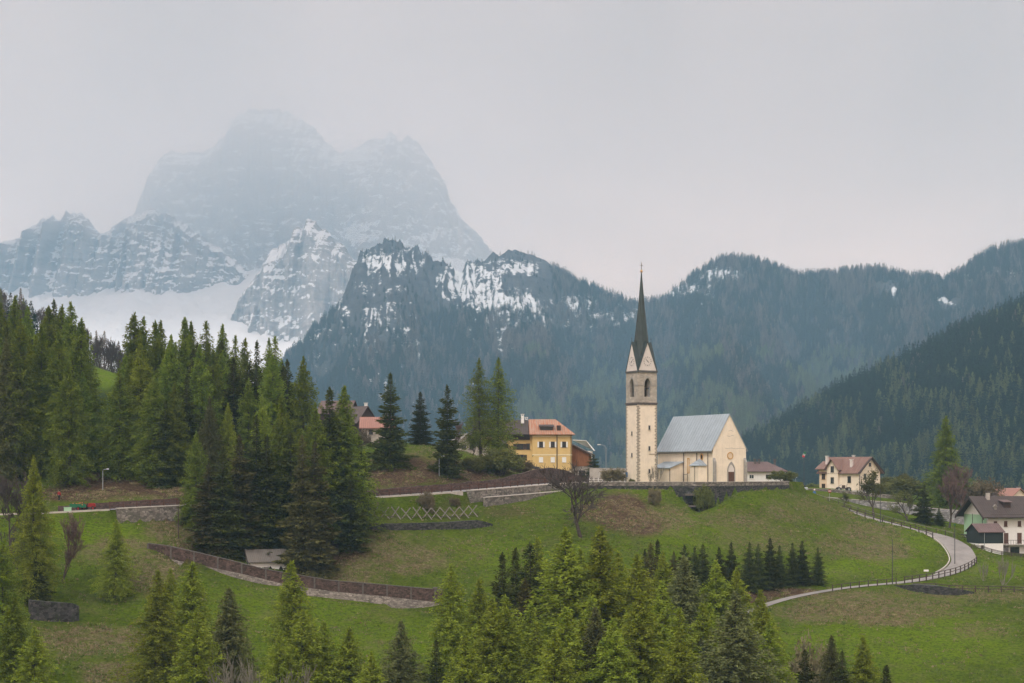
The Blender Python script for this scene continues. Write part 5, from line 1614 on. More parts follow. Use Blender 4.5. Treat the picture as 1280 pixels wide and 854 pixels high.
chimney(h1, -2.2, 3.5, Rg-1.2, Rg+1.0, .35); chimney(h1, -1.2, 5.5, Rg-1.4, Rg+.3, .3)
MB().box(-.05, 9.45, -.06, -.003, 4.95+.2, 5.2+.2).build('string_band', M['yellowtrim'], h1)
MB().box(-.05, 9.45, -.06, -.003, E-1.0, E-.8).build('string_band', M['yellowtrim'], h1)
MB().box(-.05, 9.45, -.05, -.003, -2, 1.5).build('plinth', M['cream'], h1)
for a in (2.05, 4.85, 7.55):
    window(h1, 'front', 0, a, 7.1, .75, 1.25, 'darktimber', shutters='whitepaint')
    window(h1, 'front', 0, a, 4.15-.6, .8, 1.1, 'whitepaint', shutters='whitepaint', closed=True)
for a in (5.85,): MB().tube((a, -.12, -1), (a, -.12, E-.3), .11, None, 6).build('downpipe', M['pipe'], h1)
MB().tube((9.2, -.12, -1), (9.2, -.12, E-.3), .09, None, 6).build('downpipe', M['pipe'], h1)
MB().box(3.3, 5.4, -.1, -.052, -1, 1.25).build('garage_door', M['whitepaint'], h1)
for a, z in ((-2.9, 6.6), (-2.9, 4.0)):
    window(h1, 'front', .6, a, z, 1.5, 1.25, 'darktimber', shutters='darktimber')
window(h1, 'front', .6, -1.0, 6.6, .7, 1.3, 'darktimber')
window(h1, 'front', .6, -6.8, 6.6, 1.0, 1.25, 'darktimber', shutters='darktimber'); window(h1, 'front', .6, -6.8, 3.6, 1.0, 1.25, 'darktimber', shutters='darktimber')
# --- barn at its right
bo = P(715, 388, Z=-1.6)
h2 = empty('barn', bo, math.radians(-6)); tag(h2, 'barn with orange brown boarded upper storey on stone base, right of the yellow house', 'barn')
MB().box(0, 4.0, 0, 10, -2, 2.6).build('stone_base', M['stone_white'], h2)
MB().prism([(-.1, 2.603), (4.1, 2.603), (4.1, 5.6), (-.1, 7.6)], -.1, 10, 'y').build('boarded_wall', M['timber'], h2)
MB().slab([(-.3, -.8, 8.0), (5.0, -.8, 5.4), (5.0, 10, 5.4), (-.3, 10, 8.0)], .22).build('roof', M['brownroof_y'], h2)
window(h2, 'front', 0, 2.4, .3, 1.3, 1.2, 'darktimber')
bo2 = P(719, 402, Z=-1.6)
h3 = empty('outbuilding', bo2, math.radians(-6)); tag(h3, 'low outbuilding with white sheet roof behind the boarded barn', 'outbuilding')
MB().box(0, 4, 0, 6, -2, 6.4).build('wall', M['white'], h3); MB().slab([(-.6, -.5, 9.2), (2.8, -.5, 9.0), (4.6, -.5, 6.6), (4.6, 6, 6.6), (-.6, 6, 9.2)], .15).build('roof', M['whitepaint'], h3)
# --- white/grey low wall left of the tower
q = px_line([(737, 352, zpy(585.5, 352)), (786, 352, zpy(586, 352))], 3)
wall_along('rendered_wall', q[:, :2], q[:, 2], q[:, 2]*0-3.5, .3, M['concrete'], .1, M['concrete'], label='long whitish panel wall between the barn and the bell tower')
def posts_fence(name, line, label, cat, h_=1.0, gap=2.4, rails=(.55, .95), mpost='wood', mrail='wood', r_=.06, side=0., post='post', railn='rail', group=None, zoff=0.):
    """line: (n,3) ground points; fence stands along it"""
    L = np.asarray(line, float).copy()
    T = np.gradient(L[:, :2], axis=0); T /= np.linalg.norm(T, axis=1)[:, None]+1e-9
    L[:, 0] += -T[:, 1]*side; L[:, 1] += T[:, 0]*side
    d = np.r_[0, np.cumsum(np.linalg.norm(np.diff(L, axis=0), axis=1))]
    root = empty(name, L[0]); tag(root, label, cat, group)
    n = max(2, int(d[-1]/gap)+1); pm = None
    o_ = L[0]
    for t in np.linspace(0, d[-1], n):
        p_ = np.array([np.interp(t, d, L[:, k]) for k in range(3)]) - o_
        if pm is None:
            pm = MB().box(-r_, r_, -r_, r_, -.4, h_).build(post, M[mpost], root); pm.location = p_
        else:
            c = pm.copy(); COL.objects.link(c); c.parent = root; c.location = p_
    for rz in rails:
        m = MB(); ts = np.linspace(0, d[-1], n*2)
        pts = [np.array([np.interp(t, d, L[:, k]) for k in range(3)]) - o_ + [0, 0, rz] for t in ts]
        m.chain(pts, r_*.75, 5); m.build(railn, M[mrail], root)
    return root
q = px_line([(737, 340, PLAT_Z), (786, 338, PLAT_Z)], 3)
posts_fence('picket_fence', q, 'short pale fence with posts in front of the whitish wall by the tower', 'fence', .95, .9, (.4, .85), 'whitepaint', 'wood', .07)
bb = P(784, 336, Z=PLAT_Z)
rb = empty('notice_board', bb, TH); tag(rb, 'blue notice board beside the bell tower', 'sign'); MB().box(-.45, .45, -.05, .05, 1.2, 2.2).build('panel', M['blue'], rb); MB().tube((-.4, 0, -.2), (-.4, 0, 1.2), .05).tube((.4, 0, -.2), (.4, 0, 1.2), .05).build('legs', M['steel'], rb)
# --- house behind the nave, right
ro = P(934.5, 382, Z=-3.2)
h4 = empty('village_house', ro, math.radians(6)); tag(h4, 'low white house with dull maroon roof just right of the church gable', 'house')
MB().box(0, 9.2, 0, 8, -2, 3.1).build('wall', M['white'], h4)
rf = hip_roof(MB(), 0, 9.2, 0, 8, 3.1, 5.1, .6, .16, left=False, right=True, ins=3.4).build('roof', M['maroonroof'], h4)
for x in (2.6, 3.6, 7.4): chimney(h4, x, 3.2, 4.2, 5.5, .22, 'darkstone', 'darkstone')
window(h4, 'front', 0, .95, 1.3, 1.0, .8, 'whitepaint'); window(h4, 'front', 0, 5.0, 1.3, 1.0, .8, 'darktimber')
# --- cream house with two gables at the right
co = P(1074.5, 440, Z=zpy(616, 440))
TH2 = math.radians(42)
h5 = empty('cream_house', co, TH2); tag(h5, 'two storey cream house with reddish gabled roofs standing beyond the grey stone wall', 'house')
W5, L5, E5, R5 = 9.4, 13.2, 5.7, 9.6
gable_walls(MB(), 0, W5, 0, L5, -3, E5, R5, 'y').build('wall', M['cream'], h5)
m = MB(); gable_roof(m, 0, W5, 0, L5, E5, R5, 'y', .7, .18, .8); rf = m.build('roof', M['redroof'], h5)
# cross bay on the long side
m = MB(); m.prism([(6.7, -3), (10.4, -3), (10.4, E5+1.1), (8.55, R5-.5), (6.7, E5+1.1)], -.7, 3, 'x'); m.build('bay_wall', M['cream'], h5)
MB().box(-.35, -.003, 10.4, 13.2, -3, E5+.9).build('bay_wall', M['cream2'], h5)
m = MB(); sl = (R5-.5-E5-1.1)/1.85
for sg in (-1, 1):
    m.slab([(-1.5, 8.55+sg*2.45, E5+1.1-.6*sl+.16), (-1.5, 8.55, R5-.5+.16), (4.2, 8.55, R5-.5+.16), (4.2, 8.55+sg*2.45, E5+1.1-.6*sl+.16)][::sg], .16)
m.build('bay_roof', M['redroof_x'], h5)
MB().slab([(-1.3, 10.3, E5+.75), (-1.3, 14.1, E5+.75), (2.4, 14.1, E5+2.9), (2.4, 10.3, E5+2.9)], .16).build('side_roof', M['redroof'], h5)
MB().slab([(-1.1, -.9, E5-.2), (-1.1, -.3, E5-.2), (4.7, -.3, R5+.15), (4.7, -.9, R5+.15)], .3).slab([(4.7, -.9, R5+.15), (4.7, -.3, R5+.15), (10.5, -.3, E5-.2), (10.5, -.9, E5-.2)], .3).build('barge_board', M['darktimber'], h5)
window(h5, 'left', 0, 3.4, 2.7, .95, 1.7, 'darktimber', shutters=None); window(h5, 'left', 0, 3.4, -.3, .95, 1.2, 'darktimber')
for z in (5.55, 2.5): window(h5, 'left', -.7, 8.55, z, .95, 1.6, 'greytimber')
window(h5, 'left', -.7, 8.55, -.4, .95, 1.1, 'darktimber')
for z in (3.6, .4): window(h5, 'left', -.35, 11.8, z, 1.0, 1.9, 'timber')
window(h5, 'front', 0, 4.7, 7.2, .8, .85, 'darktimber')
for a in (2.4, 6.9):
    for z in (3.6, .6): window(h5, 'front', 0, a, z, .95, 1.5, 'greytimber')
chimney(h5, 1.2, 11.8, R5-3, R5+.1, .32, 'whitepaint', 'gablewhite'); chimney(h5, 1.6, 3.8, E5+.6, R5-.9, .33, 'whitepaint', 'gablewhite'); chimney(h5, 6.2, 6.5, R5-1.5, R5+.3, .3, 'whitepaint', 'gablewhite')
MB().tube((-.15, -.15, -1), (-.15, -.15, E5-.7), .09, None, 6).build('downpipe', M['pipe'], h5)
# --- white house with brown roof lower right
wo = P(1234.5, 333, Z=zpy(689, 333))
TH3 = math.radians(12)
h6 = empty('white_house', wo, TH3); tag(h6, 'large white house with wide brown roof and dark red shutters at the right edge', 'house')
W6, D6, E6, R6 = 16, 10, 7.6, 11.0
gable_walls(MB(), 0, W6, 0, D6, -3, E6, R6, 'x').build('wall', M['white'], h6)
MB().box(-.03, -.003, .4, D6, 2.7, E6-.2).build('green_side', M['green'], h6)
m = MB(); gable_roof(m, 0, W6, 0, D6, E6, R6, 'x', 1.2, .22, 1.6); rf = m.build('roof', M['brownroof'], h6)
m = MB(); m.box(.4, W6, -.55, -.003, E6-.75, E6-.1); m.build('eaves_board', M['darktimber'], h6)
m = MB(); sl = (R6-E6)/(D6/2)
m.prism([(-1.2, E6-1.2*sl-.35), (D6/2, R6-.35), (D6+1.2, E6-1.2*sl-.35), (D6+1.2, E6-1.2*sl-.02), (D6/2, R6-.02), (-1.2, E6-1.2*sl-.02)], -1.58, -1.42, 'x'); m.build('barge_board', M['darktimber'], h6)
m = MB(); m.box(-1.3, -.004, -.2, D6-1, 3.0, 3.15)
m.build('side_balcony', M['darktimber'], h6); MB().box(-1.3, -1.2, -.2, -.1, -2, E6-.5).box(-1.3, -1.2, 4, 4.1, -2, E6).build('balcony_post', M['darktimber'], h6)
for a in (1.75, 4.05, 7.15, 9.6, 12.5):
    window(h6, 'front', 0, a, 5.05, .55, 1.0, 'door', 'door', bars=False); 
for a in (4.15, 7.15, 10.): window(h6, 'front', 0, a, 1.6, .8, 2.0, 'door', 'door', bars=False, name='balcony_door')
m = MB(); m.box(3.4, W6, -1.1, -.004, 1.2, 1.36)
bal = m.build('balcony', M['concrete'], h6)
m = MB(); m.box(3.4, W6, -1.1, -1.04, 2.2, 2.28)
for k in range(22): m.box(3.45+k*.58, 3.5+k*.58, -1.09, -1.05, 1.36, 2.2)
m.build('balcony_rail', M['darktimber'], bal)
window(h6, 'front', 0, 6.1, -.9, 1.9, 1.6, 'darktimber')
MB().box(3.0, 4.6, -.25, -.004, -2, 1.19).build('stone_pier', M['stone_pale'], h6)
chimney(h6, 2.3, 4.2, R6-1, R6+.9, .33, 'darkstone', 'concrete'); chimney(h6, 5.0, 6.5, R6-2, R6+.5, .4, 'darkstone', 'darkstone')
MB().box(4.5, 6.0, 1.5, 3.2, E6+1.2, E6+2.4).build('dormer', M['darktimber'], rf); MB().slab([(4.2, 1.1, E6+2.45), (6.3, 1.1, E6+2.45), (6.3, 3.6, E6+2.9), (4.2, 3.6, E6+2.9)], .1).build('dormer_roof', M['maroonroof'], rf)
MB().box(2.1, 2.6, 1.0, 1.5, E6+.6, E6+1.5).prism([(1.95, E6+1.5), (2.75, E6+1.5), (2.35, E6+1.95)], .9, 1.6, 'y').build('roof_vent', M['greytimber'], rf)
# --- dark shed before it
so = P(1224, 326, Z=zpy(688, 326))
h7 = empty('shed', so, TH3); tag(h7, 'dark green and black shed with brown roof and white base before the white house', 'shed')
gable_walls(MB(), 0, 5.3, 0, 5.2, 1.35, 3.7, 5.2, 'x').build('boarded_wall', M['shed'], h7)
MB().box(.02, 5.28, .02, 5.18, -1.5, 1.347).build('base', M['whitepaint'], h7)
gable_roof(MB(), 0, 5.3, 0, 5.2, 3.7, 5.2, 'x', .3, .14, .3).build('roof', M['maroonroof'], h7)
MB().tube((1.1, -.1, 0), (1.1, -.1, 3.5), .05, None, 6).build('downpipe', M['steel'], h7)
window(h7, 'front', .02, .7, .45, .45, .5, 'greytimber', bars=False)
# --- roof behind the white house
go = P(1262, 420, Z=zpy(640, 420))
h8 = empty('gabled_house', go, math.radians(30)); tag(h8, 'cream house with pinkish gabled roof showing above the brown roof at the right edge', 'house')
gable_walls(MB(), 0, 7, 0, 12, -2, 3.6, 6.0, 'y').build('wall', M['cream'], h8); gable_roof(MB(), 0, 7, 0, 12, 3.6, 6.0, 'y', .6, .16, .6).build('roof', M['pinkroof'], h8)
chimney(h8, 5.4, 2.0, 4, 6.2, .4, 'darkstone', 'whitepaint'); chimney(h8, 2.2, 8, 4, 6.3, .4, 'darkstone', 'darkstone')
# --- brown roofed houses behind the dark stand
for nm, px, Y, Z_, w_, d_, e_, r_, ax_, th_, rm, wm, lab in (
   ('chalet', 447, 405, zpy(548, 405), 5.5, 7, 4.4, 8.0, 'y', 38, 'brownroof_y', 'darktimber', 'brown roofed chalet with dark timber gable right of the dark stand'),
   ('chalet', 398, 415, zpy(545, 415), 8, 8, 6.0, 9.0, 'x', -12, 'maroonroof', 'darktimber', 'chalet with dull maroon roof partly hidden by the tall edge trees'),
   ('house', 452, 392, zpy(547, 392), 7.5, 6, 2.6, 4.9, 'x', 3, 'pinkroof', 'belfry', 'low house with salmon pink roof in front of the brown roofed chalet'),
   ('house', 573, 372, zpy(566, 372), 4.5, 6, 2.6, 4.3, 'y', 20, 'greytimber', 'belfry', 'pale rendered house behind the two tall larches, left of them'),
   ('house', 588, 385, zpy(566, 385), 8, 7, 2.6, 5.2, 'x', 0, 'shingle', 'belfry', 'house with light weathered roof behind the trunks of the two tall larches')):
    h_ = empty(nm, P(px, Y, Z=Z_), math.radians(th_)); tag(h_, lab, nm)
    gable_walls(MB(), 0, w_, 0, d_, -3, e_, r_, ax_).build('wall', M[wm], h_)
    gable_roof(MB(), 0, w_, 0, d_, e_, r_, ax_, .6, .18, .6).build('roof', M[rm], h_)
    window(h_, 'front', 0, w_*.3, e_-1.8, .8, 1.0, 'darktimber'); window(h_, 'front', 0, w_*.7, e_-1.8, .8, 1.0, 'darktimber')
    if px in (447, 452): chimney(h_, w_*.8, 3, e_, r_+.7, .3)
# --- little chapel behind the long wall
cp = P(312, 252.8, Z=zpy(722, 252.8))
h9 = empty('wayside_chapel', cp, math.radians(23)); tag(h9, 'little white chapel with weathered shingle roof behind the long brown wall', 'chapel')
gable_walls(MB(), 0, 5.9, 0, 3.4, -1.5, 2.65, 4.15, 'x').build('wall', M['white'], h9)
gable_roof(MB(), 0, 5.9, 0, 3.4, 2.65, 4.15, 'x', .4, .14, .35).build('roof', M['shingle'], h9)
MB().prism([(-.4, 2.2), (1.7, 4.1), (3.8, 2.2), (3.4, 2.2), (1.7, 3.75), (0, 2.2)], -.34, -.2, 'x').build('barge_board', M['darktimber'], h9)
MB().prism([(5.0+a, b_) for a, b_ in arch(.62, .5, 1.1)], -.05, -.003, 'y').build('arched_window', M['hollow'], h9)
MB().prism([(3.3+a, b_) for a, b_ in arch(.62, .5, 1.1)], -.05, -.003, 'y').build('arched_window', M['hollow'], h9)

# ============================================================ WALLS
def L3(pts, step=1.2): return px_line([(a, Y, zpy(py, Y)) for a, py, Y in pts], step)
BW = [(184.7,679.7,250),(207.6,682.5,249.6),(237,689,249),(288,701,248.5),(326.5,711,248.5),(362,717.5,249),(412.8,726,249.5),(480,731.5,250),(519.5,735,250.5),(553.7,738.4,251)]
q = L3(BW)
pxs = 640+F*q[:, 0]/q[:, 1]
bz = np.array([zpy(np.interp(a, [184.7,213,258,302.7,356,415.8,480,553.7], [688.5,699,708.5,717.5,730.5,739.5,745.5,754]), Y) for a, Y in zip(pxs, q[:, 1])])
lw = wall_along('boundary_wall', q[:, :2], bz, bz*0+(bz-6), .6, M['stone_white'], label='long reddish brown wall on whitish stone base, running down across the meadow')
wall_along('upper_wall', q[:, :2], q[:, 2], bz+.003, .4, M['stone_brown'], .1, M['darkstone'], off=.08, parent=lw)
m = MB()
for i in range(0, len(q), 3):
    x, y, z = q[i]; m.box(x-.12, x+.12, y-.04, y+.1, bz[i]+.01, z-.02)
    if i % 21 == 15: m.box(x-.35, x+.35, y-.05, y+.55, z+.1, z+.38)
m.build('pilasters', M['darkstone'], lw)

def road_off(px0, px1, off, line=ROAD):
    pxr = 640+F*line[:, 0]/line[:, 1]; k = (pxr >= px0) & (pxr <= px1); A = line[k]
    T = np.gradient(A[:, :2], axis=0); T /= np.linalg.norm(T, axis=1)[:, None]; Nn = np.c_[-T[:, 1], T[:, 0]]
    B_ = A.copy(); B_[:, :2] += Nn*off
    return B_, pxr[k]
q, pr = road_off(66, 756, 3.1)
ht = q[:, 2] + np.interp(pr, [66, 200, 460, 600, 640, 664, 690, 706, 722, 756], [.9, 1.15, 1.2, 1.35, 1.5, 2.2, 2.9, 3.1, 2.6, .3]) + .18*fbm(pr/9., pr*0, o=3)
wall_along('bank_wall', q[:, :2], ht, q[:, 2]-1, .6, M['stone_brown'], label='low reddish brown wall along the uphill side of the road, higher at its right end')
for p0, p1, lab, dp in ((138, 236, 'rubble retaining wall under the road at the left', 2.4), (567, 709, 'rubble retaining wall under the road in the middle', 1.5)):
    q, pr = road_off(p0, p1, -3.0)
    rw = wall_along('retaining_wall', q[:, :2], q[:, 2]+.1, q[:, 2]-5, 1.3, M['stone_grey'], .16, M['concrete'], label=lab, off=-1.0)
    if p0 > 500:
        q, pr = road_off(580, 706, -5.2)
        wall_along('lower_tier', q[:, :2], q[:, 2]-1.25, q[:, 2]-5, .6, M['stone_grey'], .14, M['concrete'], off=-.4, parent=rw)
for p0, p1, lab in ((-10, 138, 'pale concrete kerb along the road below the tractor'), (236, 567, 'pale concrete kerb along the road behind the dark stand')):
    q, pr = road_off(p0, p1, -3.0); wall_along('kerb', q[:, :2], q[:, 2]+.16, q[:, 2]-1.0, .35, M['concrete'], label=lab, cat='kerb', off=-.2)
q, pr = road_off(126, 236, -3.05); q[:, 2] += .2
posts_fence('guard_rail', q, 'rusty guard rail above the rubble wall at the left end of the road', 'railing', 1.1, 2.1, (.5, 1.0), 'rail', 'rail', .095)
q, pr = road_off(458, 706, -3.05); q[:, 2] += .2
posts_fence('guard_rail', q, 'long rusty guard rail above the meadow and the retaining wall in the middle', 'railing', 1.1, 2.1, (.5, 1.0), 'rail', 'rail', .095)
# dark wall on the meadow under the crossed timber fence
q = wall_on_ground([(452, 664), (500, 664), (560, 663), (600, 660.5), (616, 658)], [1.1, 1.2, 1.3, 1.35, .4])
wall_along('meadow_wall', q[:, :2], q[:, 2], q[:, 2]-4, 1.2, M['stone_dark'], label='dark rubble wall on the meadow below the crossed timber fence')
q = wall_on_ground([(38, 776), (60, 778), (92, 778), (99, 776)], [2.6, 2.7, 2.6, 2.0])
wall_along('stone_block', q[:, :2], q[:, 2], q[:, 2]-6, 1.6, M['stone_dark'], label='short thick wall of dark stone on the meadow at the lower left')
# grey wall beyond the lane
q = L3([(1014, 620, 392), (1068, 625, 387), (1125, 629, 382), (1166, 636, 376), (1222, 640.5, 372)])
wall_along('roadside_wall', q[:, :2], q[:, 2], q[:, 2]-6, .7, M['stone_pale'], .12, M['concrete'], label='long pale grey stone wall behind the trees beyond the lane')
q = L3([(990, 611, 415), (1030, 611.5, 420), (1050, 613, 420), (1100, 618, 420), (1128, 621, 420)])
wall_along('terrace_edge', q[:, :2], q[:, 2], q[:, 2]-4, .5, M['stone_grey'], .1, M['concrete'], label='low stone wall in front of the cream house')
# lane walls and fences
def lane_off(y0, y1, frac, extra=0.):
    k = (LANE[:, 1] >= y0) & (LANE[:, 1] <= y1); A = LANE[k]; Wd = LW[k]
    T = np.gradient(LANE[:, :2], axis=0); T /= np.linalg.norm(T, axis=1)[:, None]; Nn = np.c_[-T[:, 1], T[:, 0]][k]
    B_ = A.copy(); B_[:, :2] += Nn*(Wd*frac+extra)[:, None]; return B_
def dist_idx(px0, px1, ymin): 
    pxl = 640+F*LANE[:, 0]/LANE[:, 1]; return np.nonzero((pxl > px0) & (pxl < px1) & (LANE[:, 1] > ymin))[0]
def lane_part(idx, side):
    T = np.gradient(LANE[:, :2], axis=0); T /= np.linalg.norm(T, axis=1)[:, None]; Nn = np.c_[-T[:, 1], T[:, 0]]
    B_ = LANE[idx].copy(); B_[:, :2] += Nn[idx]*((LW[idx]/2+.25)*side)[:, None]; return B_
up = dist_idx(1008, 1182, 333); Bq = lane_part(up, 1)     # the lane runs back to the left here: +1 is the camera side
if Bq[:, 1].mean() > LANE[up, 1].mean(): Bq = lane_part(up, -1); sgn = -1
else: sgn = 1
wall_along('lane_wall', Bq[:, :2][::-1], Bq[::-1, 2]+.05, Bq[::-1, 2]-3, .4, M['stone_grey'], .08, M['concrete'], label='low stone wall carrying the upper stretch of the lane')
Bf = Bq.copy(); Bf[:, 2] += .12
posts_fence('lane_fence', Bf[::-1], 'wooden fence on the outer edge of the upper lane', 'fence', 1.15, 2.6, (.6, 1.1), 'wood', 'wood', .1)
Bq = lane_part(up, -sgn); posts_fence('lane_fence', Bq[::-1], 'wooden fence on the inner edge of the upper lane, by the grass strip', 'fence', 1.0, 3.0, (.9,), 'wood', 'greytimber', .06)
lo = np.nonzero((LANE[:, 1] > 292) & (LANE[:, 1] < 313))[0]
T_ = lane_part(lo, -1) if lane_part(lo, -1)[:, 1].mean() < LANE[lo, 1].mean() else lane_part(lo, 1)
T_[:, 2] += .05
posts_fence('bend_railing', T_, 'dark wooden railing round the outside of the lane bend', 'railing', 1.15, 2.0, (.6, 1.1), 'wood', 'wood', .09)
en = np.nonzero((LANE[:, 1] > 303) & (LANE[:, 1] < 333))[0]
T2 = lane_part(en, 1) if lane_part(en, 1)[:, 0].mean() < LANE[en, 0].mean() else lane_part(en, -1)
wall_along('kerb', T2[:, :2], T2[:, 2]+.16, T2[:, 2]-.6, .18, M['concrete'], label='pale kerb on the inside of the lane bend', cat='kerb')
# dark retaining wall below the bend with a fence that runs on to the right
q = wall_on_ground([(1120, 732.5), (1140, 739), (1170, 743.5), (1195, 744), (1215, 741.5)], [.1, 1.1, 1.5, 1.1, .25])
wall_along('retaining_wall', q[:, :2], q[:, 2], q[:, 2]-4, 2.2, M['stone_dark'], label='dark bulging stone wall below the lane bend', off=-.5)
q = L3([(1142, 733.5, 285.5), (1170, 729.5, 287), (1200, 735.5, 286), (1240, 741, 286), (1300, 748, 286)], 2.)
for i in range(len(q)): q[i, 2] = ground_z(q[i, 0], q[i, 1])
posts_fence('meadow_railing', q, 'dark railing that runs from the lane bend to the right edge over the lower meadow', 'railing', 1.15, 2.2, (.6, 1.1), 'wood', 'wood', .1)
q = L3([(1214, 690, 324), (1250, 690.5, 326), (1300, 690.5, 330)], 2.)
for i in range(len(q)): q[i, 2] = ground_z(q[i, 0], q[i, 1])
posts_fence('yard_fence', q, 'dark plank fence at the foot of the shed and the white house', 'fence', .8, 2.4, (.3, .55, .75), 'wood', 'wood', .08)
a = LANE[(LANE[:, 1] > 282) & (LANE[:, 1] < 292)]
posts_fence('path_railing', a[:, :]+np.array([0, -1.6, 0]), 'short low railing at the edge of the path on the left of the bend', 'railing', 1.0, 2.2, (.9,), 'wood', 'wood', .08)
# crossed timber fence
tb = hit(462, 648); te = hit(598, 644)
q = wall_on_ground([(462, 650), (530, 649), (598, 645)], [0, 0, 0])
root = empty('crossed_timber_fence', (0, 0, 0)); tag(root, 'row of crossed timbers with rails standing on the meadow below the road', 'fence')
n = 11
for i in range(n):
    t = (i+.4)/n; x = np.interp(t*(len(q)-1), range(len(q)), q[:, 0]); y = np.interp(t*(len(q)-1), range(len(q)), q[:, 1]); z = ground_z(x, y)
    o = MB().box(-.09, .09, -.09, .09, -.2, 2.5).build('slanted_post', M['greytimber'], root); o.location = (x-.85, y, z); o.rotation_euler = (0, math.radians(38+R.uniform(-3, 3)), 0)
    o = MB().box(-.09, .09, -.09, .09, -.2, 2.5).build('slanted_post', M['greytimber'], root); o.location = (x+.75, y+.2, z); o.rotation_euler = (0, math.radians(-40+R.uniform(-4, 4)), 0)
xs = [(np.interp(t*(len(q)-1), range(len(q)), q[:, 0]), np.interp(t*(len(q)-1), range(len(q)), q[:, 1])) for t in np.linspace(0, 1, 12)]
MB().chain([(x, y+.1, ground_z(x, y)+.35) for x, y in xs], .05, 5).build('rail', M['wood'], root)

# ============================================================ SMALL THINGS
def lamp(px, base, top, arm, label, Y=None, mat='steel'):
    p = hit(px, base) if Y is None else at(px, Y)
    h_ = zpy(top, p.y)-p.z
    r = empty('street_lamp', p); tag(r, label, 'street lamp')
    MB().chain([(0, 0, -.3), (0, 0, h_*.55), (0, 0, h_*.9), (arm*.15, 0, h_*.98), (arm*.8, 0, h_)], [.09, .08, .06, .05, .045], 8).build('pole', M[mat], r)
    MB().box(min(arm*.75, arm*1.15), max(arm*.75, arm*1.15), -.12, .12, h_-.06, h_+.1).build('lamp_head', M['whitepaint'], r)
lamp(128.5, 613, 586.5, .9, 'curved street lamp on the brown bank above the tractor')
lamp(549, 596, 570.5, .9, 'curved street lamp before the ragged dark spruce')
lamp(757.5, 0, 556, -1.6, 'tall street lamp between the barn and the bell tower', 348)
lamp(994.5, 0, 597, .3, 'small white headed lamp by the parked car', 404)
def pole(px, base, top, label, name='utility_pole', cat='pole', r_=.09, mat='wood', Y=None):
    p = hit(px, base) if Y is None else at(px, Y)
    h_ = zpy(top, p.y)-p.z
    r = empty(name, p); tag(r, label, cat)
    MB().tube((0, 0, -.4), (0, 0, h_), r_, r_*.6, 8).build('shaft', M[mat], r)
    return r, h_
r, h_ = pole(223, 674, 632, 'brown wooden pole standing before the left road wall'); MB().box(-.5, .5, -.05, .05, h_-.5, h_-.4).build('crossbar', M['wood'], r)
r, h_ = pole(1115.5, 731, 675, 'dark pole at the edge of the path left of the lane bend', mat='darksteel'); MB().tube((0, 0, h_-.1), (0, 0, h_+.1), .12, .05, 8).build('cap', M['darksteel'], r)
r, h_ = pole(1193.5, 706, 655, 'thin pole on the inside of the lane bend', mat='darksteel'); MB().box(-.14, .14, -.1, .1, h_-.3, h_).build('lamp_head', M['greenpaint'], r)
r, h_ = pole(1100.5, 654, 612, 'thin pole beside the leafy tree by the upper lane', mat='darksteel'); MB().tube((0, 0, h_), (0, 0, h_+.08), .11).build('cap', M['darksteel'], r)
r, h_ = pole(1076.5, 0, 596, 'thin pole before the corner of the cream house', mat='darksteel', Y=428); MB().box(-.2, .2, -.1, .1, h_-.15, h_).build('lamp_head', M['darksteel'], r)
r, h_ = pole(1005, 0, 562.5, 'tall flagpole with a small tricolour flag right of the church', 'flagpole', 'flagpole', .08, 'darksteel', 384)
m = MB(); nx_ = 9; v = []; f = []
for i in range(nx_):
    for j in range(4): v.append((-i/(nx_-1), .12*math.sin(i*.9+j*.5), -j*.26-.25*i/(nx_-1)))
for i in range(nx_-1):
    for j in range(3): f.append((i*4+j, i*4+4+j, i*4+5+j, i*4+1+j))
me = bpy.data.meshes.new('flag'); me.from_pydata([(-a[0], a[1], a[2]) for a in v], [], f); me.update()
fl_ = link('flag', me, M['flag'], r, (0, 0, h_-.4)); fl_.rotation_euler = (0, math.radians(62), math.radians(180)); fl_.scale = (1.25, 1, .7)
sm = fl_.modifiers.new('solid', 'SOLIDIFY'); sm.thickness = .02
def disc(mb, r_, z, y0, y1, n=16):
    v = [(r_*math.cos(6.2832*k/n), y, z+r_*math.sin(6.2832*k/n)) for y in (y0, y1) for k in range(n)]
    return mb.add(v, [tuple(range(n)), tuple(range(2*n-1, n-1, -1))] + [(k, (k+1) % n, n+(k+1) % n, n+k) for k in range(n)])
p = at(1018, 378); r = empty('road_sign', p); tag(r, 'blue round road sign below a small red one, top of the lane', 'road sign')
MB().tube((0, 0, -.3), (0, 0, 2.7), .04).build('post', M['steel'], r); disc(MB(), .38, 1.8, -.08, -.05).build('sign_plate', M['blue'], r); disc(MB(), .3, 2.5, -.08, -.05).build('sign_plate', M['red'], r)
disc(MB(), .2, 2.5, -.1, -.085).build('sign_centre', M['whitepaint'], r)
p = at(1037, 376); r = empty('road_sign', p); tag(r, 'red no entry sign beside the upper lane', 'road sign')
MB().tube((0, 0, -.3), (0, 0, 2.6), .04).build('post', M['steel'], r); pl = disc(MB(), .42, 2.3, -.08, -.05).build('sign_plate', M['red'], r); MB().box(-.3, .3, -.1, -.085, 2.22, 2.38).build('white_bar', M['whitepaint'], pl)
p = hit(1158, 724); r = empty('path_sign', p); tag(r, 'small white sign board on a post by the bend railing', 'sign')
MB().tube((0, 0, -.3), (0, 0, 1.6), .04).build('post', M['wood'], r); MB().box(-.5, .4, -.06, -.03, 1.35, 1.7).build('board', M['whitepaint'], r)
